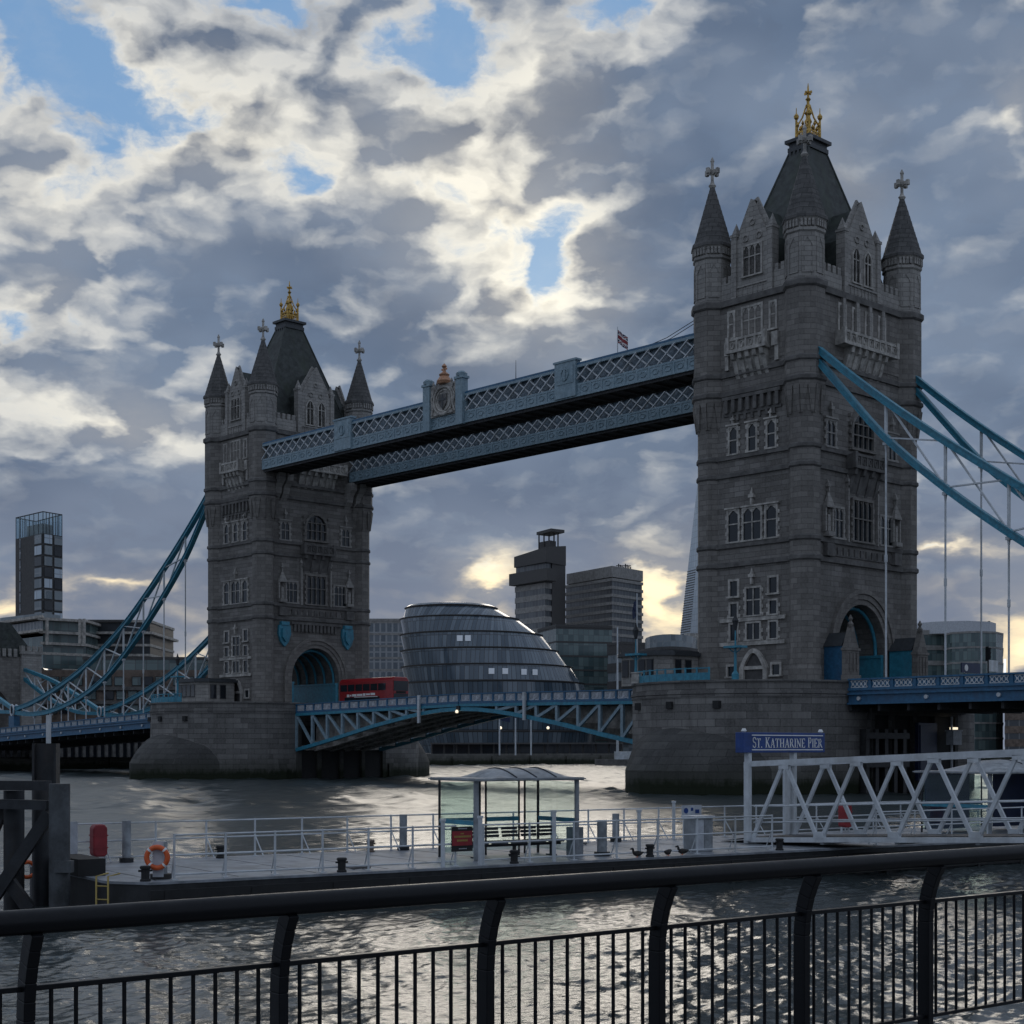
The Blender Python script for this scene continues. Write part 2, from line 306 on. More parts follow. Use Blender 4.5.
# ------------------------------------------------------------------ mesh helpers
class MB:
    def __init__(s): s.v = []; s.f = []; s.m = []; s.s = []; s.mi = 0; s.sm = False
    def add(s, vs, fs):
        k = len(s.v); s.v += [tuple(v) for v in vs]
        for f in fs: s.f.append([k+i for i in f]); s.m.append(s.mi); s.s.append(s.sm)
        return s
    def hexa(s, q):      # 8 corners: bottom ring 0-3, top ring 4-7
        return s.add(q, [(3, 2, 1, 0), (4, 5, 6, 7), (0, 1, 5, 4), (1, 2, 6, 5), (2, 3, 7, 6), (3, 0, 4, 7)])
    def box(s, x0, y0, z0, x1, y1, z1):
        return s.hexa([(x0, y0, z0), (x1, y0, z0), (x1, y1, z0), (x0, y1, z0), (x0, y0, z1), (x1, y0, z1), (x1, y1, z1), (x0, y1, z1)])
    def beam(s, p, q, w, h, up=(0, 0, 1)):
        p = Vector(p); q = Vector(q); d = (q-p).normalized(); u = Vector(up)
        if abs(d.dot(u)) > .98: u = Vector((1, 0, 0))
        r = d.cross(u).normalized()*w/2; u = r.cross(d).normalized()*h/2
        return s.hexa([p-r-u, p+r-u, p+r+u, p-r+u, q-r-u, q+r-u, q+r+u, q-r+u])
    def cyl(s, p, q, r0, r1=None, n=10, caps=True):
        p = Vector(p); q = Vector(q); r1 = r0 if r1 is None else r1; d = (q-p).normalized()
        u = Vector((0, 0, 1)) if abs(d.z) < .9 else Vector((1, 0, 0)); a = d.cross(u).normalized(); b = d.cross(a)
        vs = []
        for c, r in ((p, r0), (q, r1)):
            for i in range(n):
                t = 2*math.pi*i/n; vs.append(c+(a*math.cos(t)+b*math.sin(t))*r)
        k = s.sm; s.sm = n > 6
        s.add(vs, [(i, (i+1) % n, n+(i+1) % n, n+i) for i in range(n)]); s.sm = k
        if caps: s.add(vs, [tuple(range(n-1, -1, -1)), tuple(range(n, 2*n))])
        return s
    def tube(s, pts, r, n=8, closed=False):
        pts = [Vector(p) for p in pts]; vs = []; m = len(pts); ref = None
        for i in range(m):
            a = pts[i-1] if (i or closed) else pts[0]; b = pts[(i+1) % m] if (i < m-1 or closed) else pts[-1]
            d = (b-a).normalized()
            if ref is None: ref = Vector((0, 0, 1)) if abs(d.z) < .9 else Vector((1, 0, 0))
            x = d.cross(ref).normalized(); ref = x.cross(d)
            rr = r[i] if isinstance(r, (list, tuple)) else r
            for k in range(n):
                t = 2*math.pi*k/n; vs.append(pts[i]+(x*math.cos(t)+ref*math.sin(t))*rr)
        fs = [(i*n+k, i*n+(k+1) % n, ((i+1) % m)*n+(k+1) % n, ((i+1) % m)*n+k) for i in range(m if closed else m-1) for k in range(n)]
        k0 = s.sm; s.sm = True; s.add(vs, fs); s.sm = k0
        if not closed: s.add(vs, [tuple(range(n-1, -1, -1)), tuple(range((m-1)*n, m*n))])
        return s
    def ext(s, poly, vec):   # extrude a planar polygon (3D points)
        n = len(poly); v = Vector(vec); a = [Vector(p) for p in poly]
        return s.add(a+[p+v for p in a], [tuple(range(n-1, -1, -1)), tuple(range(n, 2*n))]+[(i, (i+1) % n, n+(i+1) % n, n+i) for i in range(n)])
    def prism(s, poly, z0, z1): return s.ext([(x, y, z0) for x, y in poly], (0, 0, z1-z0))
    def lathe(s, prof, cx, cy, n=8, rot=0.0, sx=1, sy=1):
        vs = []; fs = []; m = len(prof)
        for r, z in prof:
            for i in range(n):
                t = rot+2*math.pi*i/n; vs.append((cx+math.cos(t)*r*sx, cy+math.sin(t)*r*sy, z))
        for j in range(m-1):
            for i in range(n): fs.append((j*n+i, j*n+(i+1) % n, (j+1)*n+(i+1) % n, (j+1)*n+i))
        fs += [tuple(range(n-1, -1, -1)), tuple(range((m-1)*n, m*n))]
        return s.add(vs, fs)
    def sheet(s, rows):  # grid of points
        n = len(rows[0]); vs = [p for r in rows for p in r]
        return s.add(vs, [(j*n+i, j*n+i+1, (j+1)*n+i+1, (j+1)*n+i) for j in range(len(rows)-1) for i in range(n-1)])

ORG = {}
def origin(o):
    while o is not None:
        if o in ORG: return ORG[o]
        o = o.parent
    return Vector((0, 0, 0))
def obj(name, mb, mats, parent=None, at=None, bevel=0):
    """link the collected shapes as ONE mesh object; coordinates are world ones unless the thing was made with local=True"""
    o0 = origin(parent) if parent else Vector(at or (0, 0, 0))
    me = bpy.data.meshes.new(name); me.from_pydata([tuple(Vector(v)-o0) for v in mb.v], [], mb.f)
    if isinstance(mats, str): mats = [mats]
    for m in mats: me.materials.append(MAT[m])
    for p, mi, sm in zip(me.polygons, mb.m, mb.s): p.material_index = mi; p.use_smooth = sm
    bm = bmesh.new(); bm.from_mesh(me); bmesh.ops.recalc_face_normals(bm, faces=bm.faces[:]); bm.to_mesh(me); bm.free()
    o = bpy.data.objects.new(name, me); COL.objects.link(o)
    if parent: o.parent = parent
    else: o.location = o0; ORG[o] = o0
    if bevel:
        b = o.modifiers.new('bevel', 'BEVEL'); b.width = bevel; b.segments = 2; b.limit_method = 'ANGLE'
    return o
def tag(o, label, cat, group=None):
    o['label'] = label; o['category'] = cat
    if group: o['group'] = group
    return o
def thing(name, label, cat, loc=(0, 0, 0), rotz=0.0, group=None, local=False):
    o = bpy.data.objects.new(name, None); COL.objects.link(o); o.location = loc; o.rotation_euler = (0, 0, rotz)
    o.empty_display_size = .3
    ORG[o] = Vector((0, 0, 0)) if local else Vector(loc)
    return tag(o, label, cat, group)
def single(name, mb, mats, label, cat, at=None, group=None, bevel=0):
    return tag(obj(name, mb, mats, None, at, bevel), label, cat, group)
def struct(name, mb, mats):
    o = obj(name, mb, mats); o['kind'] = 'structure'; return o
KIDS = {}
def copy_tree(o, parent=None):
    c = o.copy(); COL.objects.link(c); c.parent = parent
    for ch in [k for k in bpy.data.objects if k.parent == o]: copy_tree(ch, c)
    return c
def dup(o, loc, label, rotz=None, group=None):
    c = copy_tree(o); c.location = loc; c['label'] = label
    if rotz is not None: c.rotation_euler = (0, 0, rotz)
    if group: c['group'] = group
    return c
def arc(cx, cy, r, a0, a1, n, ry=None):
    ry = ry or r
    return [(cx+r*math.cos(R(a0+(a1-a0)*i/n)), cy+ry*math.sin(R(a0+(a1-a0)*i/n))) for i in range(n+1)]
def lerp(a, b, t): return a+(b-a)*t
def interp(x, pts):
    for (x0, y0), (x1, y1) in zip(pts, pts[1:]):
        if x <= x1: return y0+(y1-y0)*(x-x0)/(x1-x0)
    return pts[-1][1]

# ================================================================== setting
struct('ground', MB().box(-4000, -4000, -6.0, 4000, 4000, -5.0), 'ground')
import numpy as np
def waves():
    """the reach in front of the quay carries modelled wind waves; further out the ripples are too small to model"""
    g = np.random.default_rng(5); n = 90
    lam = np.exp(np.log(.20)+(np.log(2.6)-np.log(.20))*g.uniform(0, 1, n)**1.9); th = R(205)+g.normal(0, .6, n); ph = g.uniform(0, 6.28, n); k = 2*np.pi/lam; am = .041*g.uniform(.5, 1.2, n)/k*np.clip((.75/lam)**.7, .35, 1)
    m = MB(); m.sm = True
    def patch(x0, x1, y0, y1, st, amp, fade, lam=lam, am=am):
        nx, ny = int(round((x1-x0)/st)), int(round((y1-y0)/st)); X, Y = np.meshgrid(np.linspace(x0, x1, nx+1), np.linspace(y0, y1, ny+1), indexing='ij')
        Z = np.zeros_like(X)
        k = 2*np.pi/lam
        for i in range(n):
            if lam[i] > st*2.9: Z += am[i]*np.sin(k[i]*(np.cos(th[i])*X+np.sin(th[i])*Y)+ph[i])
        gust = .80+.4*np.sin(X*.17+1.3*np.sin(Y*.11))*np.sin(Y*.13+.7)
        e = np.minimum.reduce([X-x0, x1-X, Y-y0, y1-Y]); Z *= amp*gust*np.clip(e/fade, 0, 1)
        base = len(m.v); m.v += list(zip(X.ravel().tolist(), Y.ravel().tolist(), Z.ravel().tolist()))
        q = []
        for i in range(nx):
            r0 = base+i*(ny+1); q += [[r0+j, r0+j+ny+1, r0+j+ny+2, r0+j+1] for j in range(ny)]
        m.f += q; m.m += [0]*len(q); m.s += [True]*len(q)
    patch(96, 121, -113, -66, .062, 1.0, 1.0); patch(58, 96, -126, -40, .17, 1.0, 3.0)
    lf = np.exp(g.uniform(np.log(1.3), np.log(7.5), n)); af = .030*g.uniform(.5, 1.2, n)/(2*np.pi/lf)
    patch(-132, 58, -126, 130, .45, 1.0, 3.0, lf, af)
    def flat(x0, y0, x1, y1): m.add([(x0, y0, 0), (x1, y0, 0), (x1, y1, 0), (x0, y1, 0)], [(0, 1, 2, 3)])
    flat(-133, -1500, 58, -126); flat(-133, 130, 58, 2500); flat(-133, -126, -132, 130); flat(58, -1500, 96, -126); flat(58, -40, 96, 2500); flat(96, -1500, 140, -113); flat(96, -66, 140, 2500); flat(121, -113, 140, -66)
    return m
struct('river', waves(), 'river_water')
struct('south_bank', MB().box(-3800, -1500, -5, -134.6, 2500, 2.2), 'paving')
struct('quay', MB().prism([(120.06-.0989*(300-112), -300), (400, -300), (400, 60), (120.06+.0989*172, 60)], -5, 1.74), 'paving')
w = MB().box(-134.6, -300, -4.9, -133, 1200, 2.55)
for y in range(-60, 420, 12): w.box(-133.0, y, -4.9, -132.6, y+1.4, 2.0)
single('embankment_wall', w, 'bank_stone', 'long low stone river wall along the far bank under the glass buildings', 'river wall', at=(-133, 0, 0))

# ================================================================== towers
BASE = 9.4
WX, WY = 5.75, 8.2           # half depth along the bridge, half width across it
def fbox(mb, P, a0, a1, z0, z1, d0, d1):
    q = [P(a, z, d) for z in (z0, z1) for a, d in ((a0, d0), (a1, d0), (a1, d1), (a0, d1))]
    mb.hexa(q)
def head_pts(a0, a1, zs, zt, kind, n=7):
    c = (a0+a1)/2; h = (a1-a0)/2
    if kind == 'round': return [(c-h*math.cos(math.pi*i/(2*n)*2 if False else math.pi*i/n), zs+(zt-zs)*math.sin(math.pi*i/n)) for i in range(n+1)]
    pts = []
    for i in range(n+1):      # pointed
        t = i/n; pts.append((a0+h*(t**1.0), zs+(zt-zs)*math.sin(t*math.pi/2)**.9))
    return pts+[(2*c-a, z) for a, z in reversed(pts[:-1])]
def window(par, P, a0, a1, z0, z1, lights=1, transoms=(), head=None, fw=.20, quoin=True, mat='pale_stone', d=.16, hood=False, sub='pane', heads=True):
    f = MB(); g = MB(); zs = z1-fw
    if head:
        zs = z1-fw-(a1-a0-2*fw)*(.5 if head == 'round' else .62)
        out = head_pts(a0, a1, zs, z1, head); inn = head_pts(a0+fw, a1-fw, zs, z1-fw, head)
        for i in range(len(out)-1):
            q = [P(*out[i], .005), P(*out[i+1], .005), P(*inn[i+1], .005), P(*inn[i], .005)]
            q2 = [P(*out[i], d), P(*out[i+1], d), P(*inn[i+1], d), P(*inn[i], d)]
            f.hexa(q+q2)
        gp = [(a0+fw, z0+fw*.8), (a1-fw, z0+fw*.8)]+list(reversed(inn))
        g.add([P(a, z, .03) for a, z in gp], [tuple(range(len(gp)))])
    else:
        fbox(f, P, a0, a1, z1-fw, z1, .005, d)
        g.add([P(a0+fw, z0+fw*.8, .03), P(a1-fw, z0+fw*.8, .03), P(a1-fw, z1-fw, .03), P(a0+fw, z1-fw, .03)], [(0, 1, 2, 3)])
    fbox(f, P, a0, a0+fw, z0+fw*.8, zs, .005, d); fbox(f, P, a1-fw, a1, z0+fw*.8, zs, .005, d)
    fbox(f, P, a0-.10, a1+.10, z0, z0+fw*.8, .005, d+.10)
    iw = (a1-a0-2*fw)
    for k in range(1, lights):
        a = a0+fw+iw*k/lights; zt = zs if not head else zs+(z1-fw-zs)*(.86 if abs(k/lights-.5) < .2 else .5)
        fbox(f, P, a-.045, a+.045, z0+fw*.8, zt, .03, d-.03)
    for z in transoms: fbox(f, P, a0+fw, a1-fw, z-.055, z+.055, .03, d-.05)
    if lights > 0 and not head and heads:           # little pointed heads in the lights
        for k in range(lights):
            b0 = a0+fw+iw*k/lights; b1 = a0+fw+iw*(k+1)/lights
            for s0, s1 in ((b0, b0+(b1-b0)*.42), (b1, b1-(b1-b0)*.42)):
                zt = z1-fw
                f.ext([P(s0, zt, .03), P(s1, zt, .03), P(s0, zt-.38, .03)], Vector(P(0, 0, .08))-Vector(P(0, 0, 0)))
    if quoin:
        n = int((z1-z0)/.36)
        for k in range(0, n, 2):
            z = z0+k*.36
            fbox(f, P, a0-.17, a0, z, z+.33, .005, d-.03); fbox(f, P, a1, a1+.17, z, z+.33, .005, d-.03)
    if hood: fbox(f, P, a0-.18, a1+.18, z1, z1+.14, .005, d+.12)
    w = obj('window', f, mat, par); obj(sub, g, 'tower_glass', w); return w
def ornament(mb, P, a, z0, h, w=.28):        # finial / crocketed pinnacle on the wall
    fbox(mb, P, a-w*.35, a+w*.35, z0, z0+h*.45, .005, .3); fbox(mb, P, a-w, a+w, z0+h*.40, z0+h*.58, .005, .34)
    mb.add([P(a-w*.5, z0+h*.58, 0), P(a+w*.5, z0+h*.58, 0), P(a+w*.5, z0+h*.58, .3), P(a-w*.5, z0+h*.58, .3), P(a, z0+h, .12)], [(0, 1, 4), (1, 2, 4), (2, 3, 4), (3, 0, 4), (0, 3, 2, 1)])
def oct_ring(mb, cx, cy, r0, z0, r1, z1): mb.lathe([(r0, z0), (r1, z1)], cx, cy, 8, R(22.5))

def make_tower(cx):
    t = thing('bridge_tower', '', 'tower', (cx, 0, BASE))
    PE = lambda a, z, d: (cx+a, -WY-d, z)
    PN = lambda a, z, d: (cx+WX+d, a, z)
    # masonry core with the road archway through it
    pr = [(-WY, BASE-.6), (-3.7, BASE-.6), (-3.7, 12.6)]+[(y, z) for y, z in reversed(arc(0, 12.6, 3.7, 4, 176, 16, 4.0))]+[(3.7, 12.6), (3.7, BASE-.6), (WY, BASE-.6), (WY, 44.1), (-WY, 44.1)]
    obj('masonry_wall', MB().ext([(cx-WX, y, z) for y, z in pr], (2*WX, 0, 0)), 'tower_stone', t)
    m = MB()                         # weathered string courses round walls and turrets
    for z, h, dd in ((37.2, .42, .22), (35.5, .42, .26), (29.8, .40, .20), (28.2, .38, .22), (21.9, .40, .20), (20.2, .42, .24), (43.6, .55, .34)):
        z0 = z-h/2; z1 = z+h/2; hi = z > 34
        for sx in (-1, 1):
            m.box(cx+sx*(WX+.002), -WY+1.2, z0, cx+sx*(WX+dd), WY-1.2, z1); m.box(cx-WX+1.2, sx*(WY+.002), z0, cx+WX-1.2, sx*(WY+dd), z1)
            for sy in (-1, 1):
                r = (1.80 if hi else 1.39)+dd*.62
                m.lathe([(r-.16, z0-.08), (r, z0+.06), (r, z1-.08), (r-.14, z1+.05)], cx+sx*5.106, sy*7.56, 8, R(22.5))
    obj('string_course', m, 'course_stone', t)
    for sx in (-1, 1):
        for sy in (-1, 1):
            x, y = cx+sx*5.106, sy*7.56
            tb = MB().lathe([(1.46, BASE-.5), (1.46, 10.6), (1.37, 10.9), (1.37, 32.2), (1.78, 34.9), (1.78, 44.0)], x, y, 8, R(22.5))
            for k in range(8):       # carved pointed facets where the shaft widens
                a = R(45*k); c, s_ = math.cos(a), math.sin(a); rr = 1.37*math.cos(R(22.5))
                def F(w_, z, d): f = (z-32.2)/2.7; r_ = lerp(rr, 1.78*.924, f)+d; return (x+c*r_-s_*w_, y+s_*r_+c*w_, z)
                for sg in (-1, 1): tb.hexa([F(sg*.56, 32.5, .0), F(sg*.36, 32.5, .0), F(sg*.36, 32.5, .14), F(sg*.56, 32.5, .14), F(sg*.68, 34.85, -.02), F(sg*.02, 34.85, -.02), F(sg*.02, 34.85, .12), F(sg*.68, 34.85, .12)])
            o = obj('turret', tb, 'turret_stone', t)
            up = MB().lathe([(1.70, 43.9), (1.70, 47.9), (1.84, 48.0), (1.84, 48.2), (1.72, 48.3), (1.72, 48.8), (1.98, 49.1)], x, y, 8, R(22.5))
            for k in range(8):       # blind panels, corbels and little teeth under the spire
                a = R(45*k); c, s_ = math.cos(a), math.sin(a); rr = 1.70*.924
                def Q(w_, z, d): return (x+c*(rr+d)-s_*w_, y+s_*(rr+d)+c*w_, z)
                for w_ in (-.5, .42): fbox(up, lambda A, Z, d_: Q(A, Z, d_), w_, w_+.08, 44.5, 47.5, .002, .07)
                fbox(up, lambda A, Z, d_: Q(A, Z, d_), -.5, .5, 44.4, 44.52, .003, .09)
                up.ext([Q(-.42, 47.5, .003), Q(-.42, 46.7, .003), Q(0, 47.4, .003), Q(.42, 46.7, .003), Q(.42, 47.5, .003)], (c*.06, s_*.06, 0))
                for w_ in (-.62, -.3, .02, .34): fbox(up, lambda A, Z, d_: Q(A, Z, d_), w_, w_+.2, 48.35, 48.95, .03, .22)
            obj('turret_top', up, 'upper_stone', o)
            sp = MB()
            prof = [(2.02, 49.08), (2.0, 49.35), (1.78, 49.6)]
            for k in range(1, 10):
                zz = 49.6+5.2*k/10; rr = lerp(1.78, .22, k/10); prof += [(rr+.05, zz-.08), (rr, zz)]
            prof += [(.2, 54.9)]
            sp.lathe(prof, x, y, 8, R(22.5)); obj('spire', sp, 'spire_stone', o)
            cr = MB(); cr.lathe([(.24, 54.8), (.36, 55.0), (.2, 55.2), (.14, 55.4), (.14, 57.1), (.2, 57.25), (.04, 57.6)], x, y, 8)
            cr.box(x-.62, y-.11, 56.1, x+.62, y+.11, 56.42); cr.box(x-.11, y-.62, 56.13, x+.11, y+.62, 56.39)
            for e in (-.62, .62): cr.box(x+e-.13, y-.15, 56.02, x+e+.13, y+.15, 56.5); cr.box(x-.15, y+e-.13, 56.02, x+.15, y+e+.13, 56.5)
            cr.box(x-.2, y-.2, 56.0, x+.2, y+.2, 56.52)
            obj('finial_cross', cr, 'pale_stone', o)
    # upper storey facing in lighter stone (thin ashlar skin, pilasters between the windows)
    m = MB()
    for s in (-1, 1):
        m.box(cx-3.5, s*(WY+.002), 37.9, cx+3.5, s*(WY+.07), 43.3); m.box(cx+s*(WX+.002), -6.0, 37.9, cx+s*(WX+.07), 6.0, 43.3)
    obj('upper_ashlar', m, 'turret_stone', t)
    for s in (-1, 1):                             # parapet with battlements
        y0, y1 = (s*WY-.02, s*(WY-.5))
        for a0, a1 in ((-3.5, -2.3), (2.3, 3.5)):
            m = MB().box(cx+a0, y0, 43.9, cx+a1, y1, 45.5)
            m.box(cx+a0+.05, y0-.05*s, 45.5, cx+a0+.45, y1, 46.1); m.box(cx+a1-.45, y0, 45.5, cx+a1-.05, y1, 46.1); obj('battlement', m, 'upper_stone', t)
        x0, x1 = cx+s*(WX+.02), cx+s*(WX-.5)
        for a0, a1 in ((-6.0, -3.0), (3.0, 6.0)):
            m = MB().box(x0, a0, 43.9, x1, a1, 45.3)
            for k in range(4): m.box(x0, a0+.12+k*.76, 45.3, x1, a0+.58+k*.76, 46.0)
            obj('battlement', m, 'upper_stone', t)
    # gabled dormers
    def gable(P, hw, apex, depth, wins, inward):
        pts = [(-hw, 43.9), (hw, 43.9), (hw, 49.0), (hw-.35, 49.0), (.12, apex), (-.12, apex), (-hw+.35, 49.0), (-hw, 49.0)]
        m = MB().ext([P(a, z, .03) for a, z in pts], Vector(P(0, 0, -.65))-Vector(P(0, 0, .03)))
        for s in (-1, 1):
            q0 = (s*(hw-.30), 48.95); q1 = (0, apex+.12)
            m.beam(P(q0[0], q0[1], -.3), P(q1[0], q1[1], -.3), .85, .2, up=Vector(P(0, 0, 1))-Vector(P(0, 0, 0)))
            fbox(m, P, s*hw-.28, s*hw+.28, 43.92, 49.35, -.7, .2)
            fbox(m, P, s*hw-.36, s*hw+.36, 49.35, 49.6, -.76, .26)
            q = [P(s*hw+a, 49.6, d) for a, d in ((-.26, -.62), (.26, -.62), (.26, .15), (-.26, .15))]+[P(s*hw, 50.7, -.24)]
            m.add(q, [(0, 1, 4), (1, 2, 4), (2, 3, 4), (3, 0, 4)])
        fbox(m, P, -hw+.3, hw-.3, 44.75, 44.95, .03, .16)
        for k in range(-3, 4): fbox(m, P, k*.55-.04, k*.55+.04, 44.0, 44.75, .03, .1)
        # tracery above the windows
        for a, z, r_ in ((0, 50.3, .26), (-.75, 49.0, .3), (.75, 49.0, .3)):
            pp = [P(a+r_*math.cos(R(45*i)), z+r_*math.sin(R(45*i)), .07) for i in range(8)]
            m.tube(pp, .07, 5, closed=True)
        g = obj('gable', m, 'upper_stone', t)
        for wv in wins: window(g, P, *wv[:4], lights=wv[4], transoms=(wv[3]-1.1,), head=wv[5], fw=.16, quoin=False)
        rf = MB().add([P(-hw+.1, 48.8, -.5), P(0, apex-.35, -.5), P(hw-.1, 48.8, -.5), P(-hw+.1, 48.8, -depth), P(0, apex-.35, -depth), P(hw-.1, 48.8, -depth)], [(0, 1, 4, 3), (1, 2, 5, 4), (0, 3, 5, 2)])
        rf.add([P(-hw+.1, 44.6, -.5), P(-hw+.1, 48.8, -.5), P(-hw+.1, 48.8, -depth), P(-hw+.1, 44.6, -depth), P(hw-.1, 44.6, -.5), P(hw-.1, 48.8, -.5), P(hw-.1, 48.8, -depth), P(hw-.1, 44.6, -depth)], [(0, 1, 2, 3), (4, 5, 6, 7)])
        obj('dormer_roof', rf, 'slate', g)
    gable(PE, 2.0, 52.2, 5.2, [(-1.12, 1.12, 45.5, 48.4, 3, None)], 1)
    gable(PN, 2.55, 52.4, 3.6, [(-1.55, -.25, 45.0, 48.3, 2, 'pointed'), (.25, 1.55, 45.0, 48.3, 2, 'pointed')], 1)
    gable(lambda a, z, d: (cx+a, WY+d, z), 2.0, 52.2, 5.2, [], 1)
    gable(lambda a, z, d: (cx-WX-d, a, z), 2.55, 52.4, 3.6, [], 1)
    # main roof
    r = MB(); lo = [(cx+sx*4.55, sy*7.0, 44.2) for sx, sy in ((-1, -1), (1, -1), (1, 1), (-1, 1))]; mi = [(cx+sx*4.05, sy*6.35, 46.3) for sx, sy in ((-1, -1), (1, -1), (1, 1), (-1, 1))]
    hi = [(cx+sx*1.05, sy*1.35, 58.6) for sx, sy in ((-1, -1), (1, -1), (1, 1), (-1, 1))]
    q = lo+mi+hi
    r.add(q, [(i, (i+1) % 4, 4+(i+1) % 4, 4+i) for i in range(4)]+[(4+i, 4+(i+1) % 4, 8+(i+1) % 4, 8+i) for i in range(4)]+[(8, 9, 10, 11)])
    for i in range(4): r.tube([mi[i], hi[i]], .1, 6)
    ro = obj('roof', r, 'slate', t)
    p = MB().box(cx-1.2, -1.5, 58.5, cx+1.2, 1.5, 58.9); p.box(cx-1.1, -1.4, 58.9, cx+1.1, 1.4, 59.3); p.box(cx-1.4, -1.7, 59.3, cx+1.4, 1.7, 59.6)
    for k in range(5):
        for s in (-1, 1): p.box(cx-1.0+k*.45, s*1.42, 58.0, cx-.8+k*.45, s*1.55, 58.5)
    obj('roof_platform', p, 'lead', ro)
    c = MB()                                       # gilded crown
    for sx in (-1, 1):
        for sy in (-1, 1):
            x, y = cx+sx*.72, sy*.82
            c.cyl((x, y, 59.6), (x, y, 61.6), .13, .1, 8); c.lathe([(.05, 61.5), (.22, 61.75), (.24, 61.95), (.05, 62.2), (.03, 62.7)], x, y, 8)
            c.tube([(x, y, 60.9), (cx+sx*.36, sy*.4, 61.8), (cx+sx*.1, sy*.1, 63.0)], .08, 6)
    for k in range(-2, 3):
        for s in (-1, 1):
            for (x, y) in ((cx+k*.28, s*.82), (cx+s*.72, k*.32)):
                hh = .9 if k % 2 else 1.35
                c.cyl((x, y, 59.6), (x, y, 59.6+hh), .05, .04, 6); c.lathe([(.03, 59.5+hh), (.16, 59.7+hh), (.03, 60.0+hh)], x, y, 6)
    for s in (-1, 1):
        for z in (59.75, 60.35):
            c.beam((cx-.72, s*.82, z), (cx+.72, s*.82, z), .08, .12); c.beam((cx+s*.72, -.82, z), (cx+s*.72, .82, z), .08, .12)
    c.lathe([(.22, 59.6), (.2, 62.0), (.34, 62.2), (.15, 62.5), (.13, 63.3), (.26, 63.5), (.1, 63.7), (.08, 64.6), (.02, 65.0)], cx, 0, 8)
    c.box(cx-.4, -.07, 64.0, cx+.4, .07, 64.2); c.box(cx-.07, -.4, 64.02, cx+.07, .4, 64.18)
    obj('gilded_crown', c, 'gold', ro)
    # ---- east side, top to bottom
    window(t, PE, -2.75, -1.85, 40.3, 42.9, 1, (41.7,), quoin=False); window(t, PE, -1.2, 1.2, 40.2, 43.0, 3, (41.7,), quoin=False); window(t, PE, 1.85, 2.75, 40.3, 42.9, 1, (41.7,), quoin=False)
    m = MB()                                      # balcony with carved panels on stepped corbels
    def balcony(P, hw, z0, z1, proj, zc, chw, ncorb):
        b = MB(); fbox(b, P, -hw, hw, z0, z0+.28, .002, proj+.12); fbox(b, P, -hw, hw, z1-.22, z1, .002, proj+.06)
        fbox(b, P, -hw, hw, z0+.28, z1-.22, .002, proj-.06)
        n = max(3, int(hw*2/.9))
        for k in range(n+1): a = -hw+2*hw*k/n; fbox(b, P, a-.09, a+.09, z0+.28, z1-.22, proj-.06, proj+.05)
        for k in range(n):
            a = -hw+2*hw*(k+.5)/n; b.tube([P(a+.2*math.cos(R(60*i)), (z0+z1)/2+.3*math.sin(R(60*i)), proj-.02) for i in range(6)], .06, 4, closed=True)
        for s in (-1, 1): fbox(b, P, s*hw-.18, s*hw+.18, z0, z1+.15, proj-.2, proj+.16)
        for k in range(ncorb):
            a = -chw+2*chw*k/(ncorb-1)
            pts = [(z0-.002, 0), (z0-.002, proj), (z0-.5, proj*.85), (z0-.6, proj*.55), (lerp(z0, zc, .7), proj*.32), (zc, .02), (zc, 0)]
            b.ext([P(a-.2, z, d) for z, d in pts], Vector(P(.4, 0, 0))-Vector(P(0, 0, 0)))
        pts = [(z0-.004, 0), (z0-.004, proj*.72), (lerp(z0, zc, .5), proj*.3), (zc+.2, .03), (zc+.2, 0)]
        b.ext([P(-chw, z, d) for z, d in pts], Vector(P(2*chw, 0, 0))-Vector(P(0, 0, 0)))
        return b
    obj('balcony', balcony(PE, 2.0, 38.8, 40.1, 1.0, 36.7, 1.6, 5), 'pale_stone', t)
    for s in (-1, 1):
        b = MB(); fbox(b, PE, s*2.6-.35, s*2.6+.35, 38.9, 40.1, .01, .35); fbox(b, PE, s*2.75-.2, s*2.75+.2, 37.6, 38.9, .01, .25); obj('balcony', b, 'pale_stone', t)
    m = MB()
    for k in range(8): fbox(m, PE, -2.95+k*.8, -2.6+k*.8, 33.75, 34.9, .004, .34)
    fbox(m, PE, -3.2, 3.2, 34.9, 35.2, .004, .36); fbox(m, PE, -3.2, 3.2, 33.5, 33.75, .004, .14)
    for k in range(7): fbox(m, PE, -2.5+k*.8, -2.25+k*.8, 33.0, 33.5, .004, .2)
    obj('corbel_table', m, 'course_stone', t)
    for a in (-2.1, 0, 2.1): window(t, PE, a-.58, a+.58, 29.95, 32.6, 1, (31.3,), quoin=True, hood=True, fw=.17)
    for a, h in ((-2.1, .72), (0, 1.12), (2.1, .72)): window(t, PE, a-h, a+h, 22.1, 25.15, 2 if h > 1 else 1, (23.8,), quoin=True, hood=True, fw=.17)
    m = MB(); ornament(m, PE, 0, 25.3, 1.6); ornament(m, PE, 0, 18.3, 1.5); ornament(m, PE, -2.1, 32.7, .9, .2); ornament(m, PE, 2.1, 32.7, .9, .2)
    fbox(m, PE, -3.6, 3.6, 15.05, 15.38, .004, .2); fbox(m, PE, -3.6, 3.6, 12.9, 13.25, .004, .22)
    obj('carved_ornament', m, 'pale_stone', t)
    for a in (-2.05, 2.3):
        window(t, PE, a-.62, a+.62, 17.2, 18.9, 1, (), quoin=False, heads=False); window(t, PE, a-.55, a+.55, 15.40, 16.85, 1, (), quoin=True, fw=.16, heads=False); window(t, PE, a-.55, a+.55, 13.27, 15.0, 1, (), quoin=True, fw=.16, heads=False)
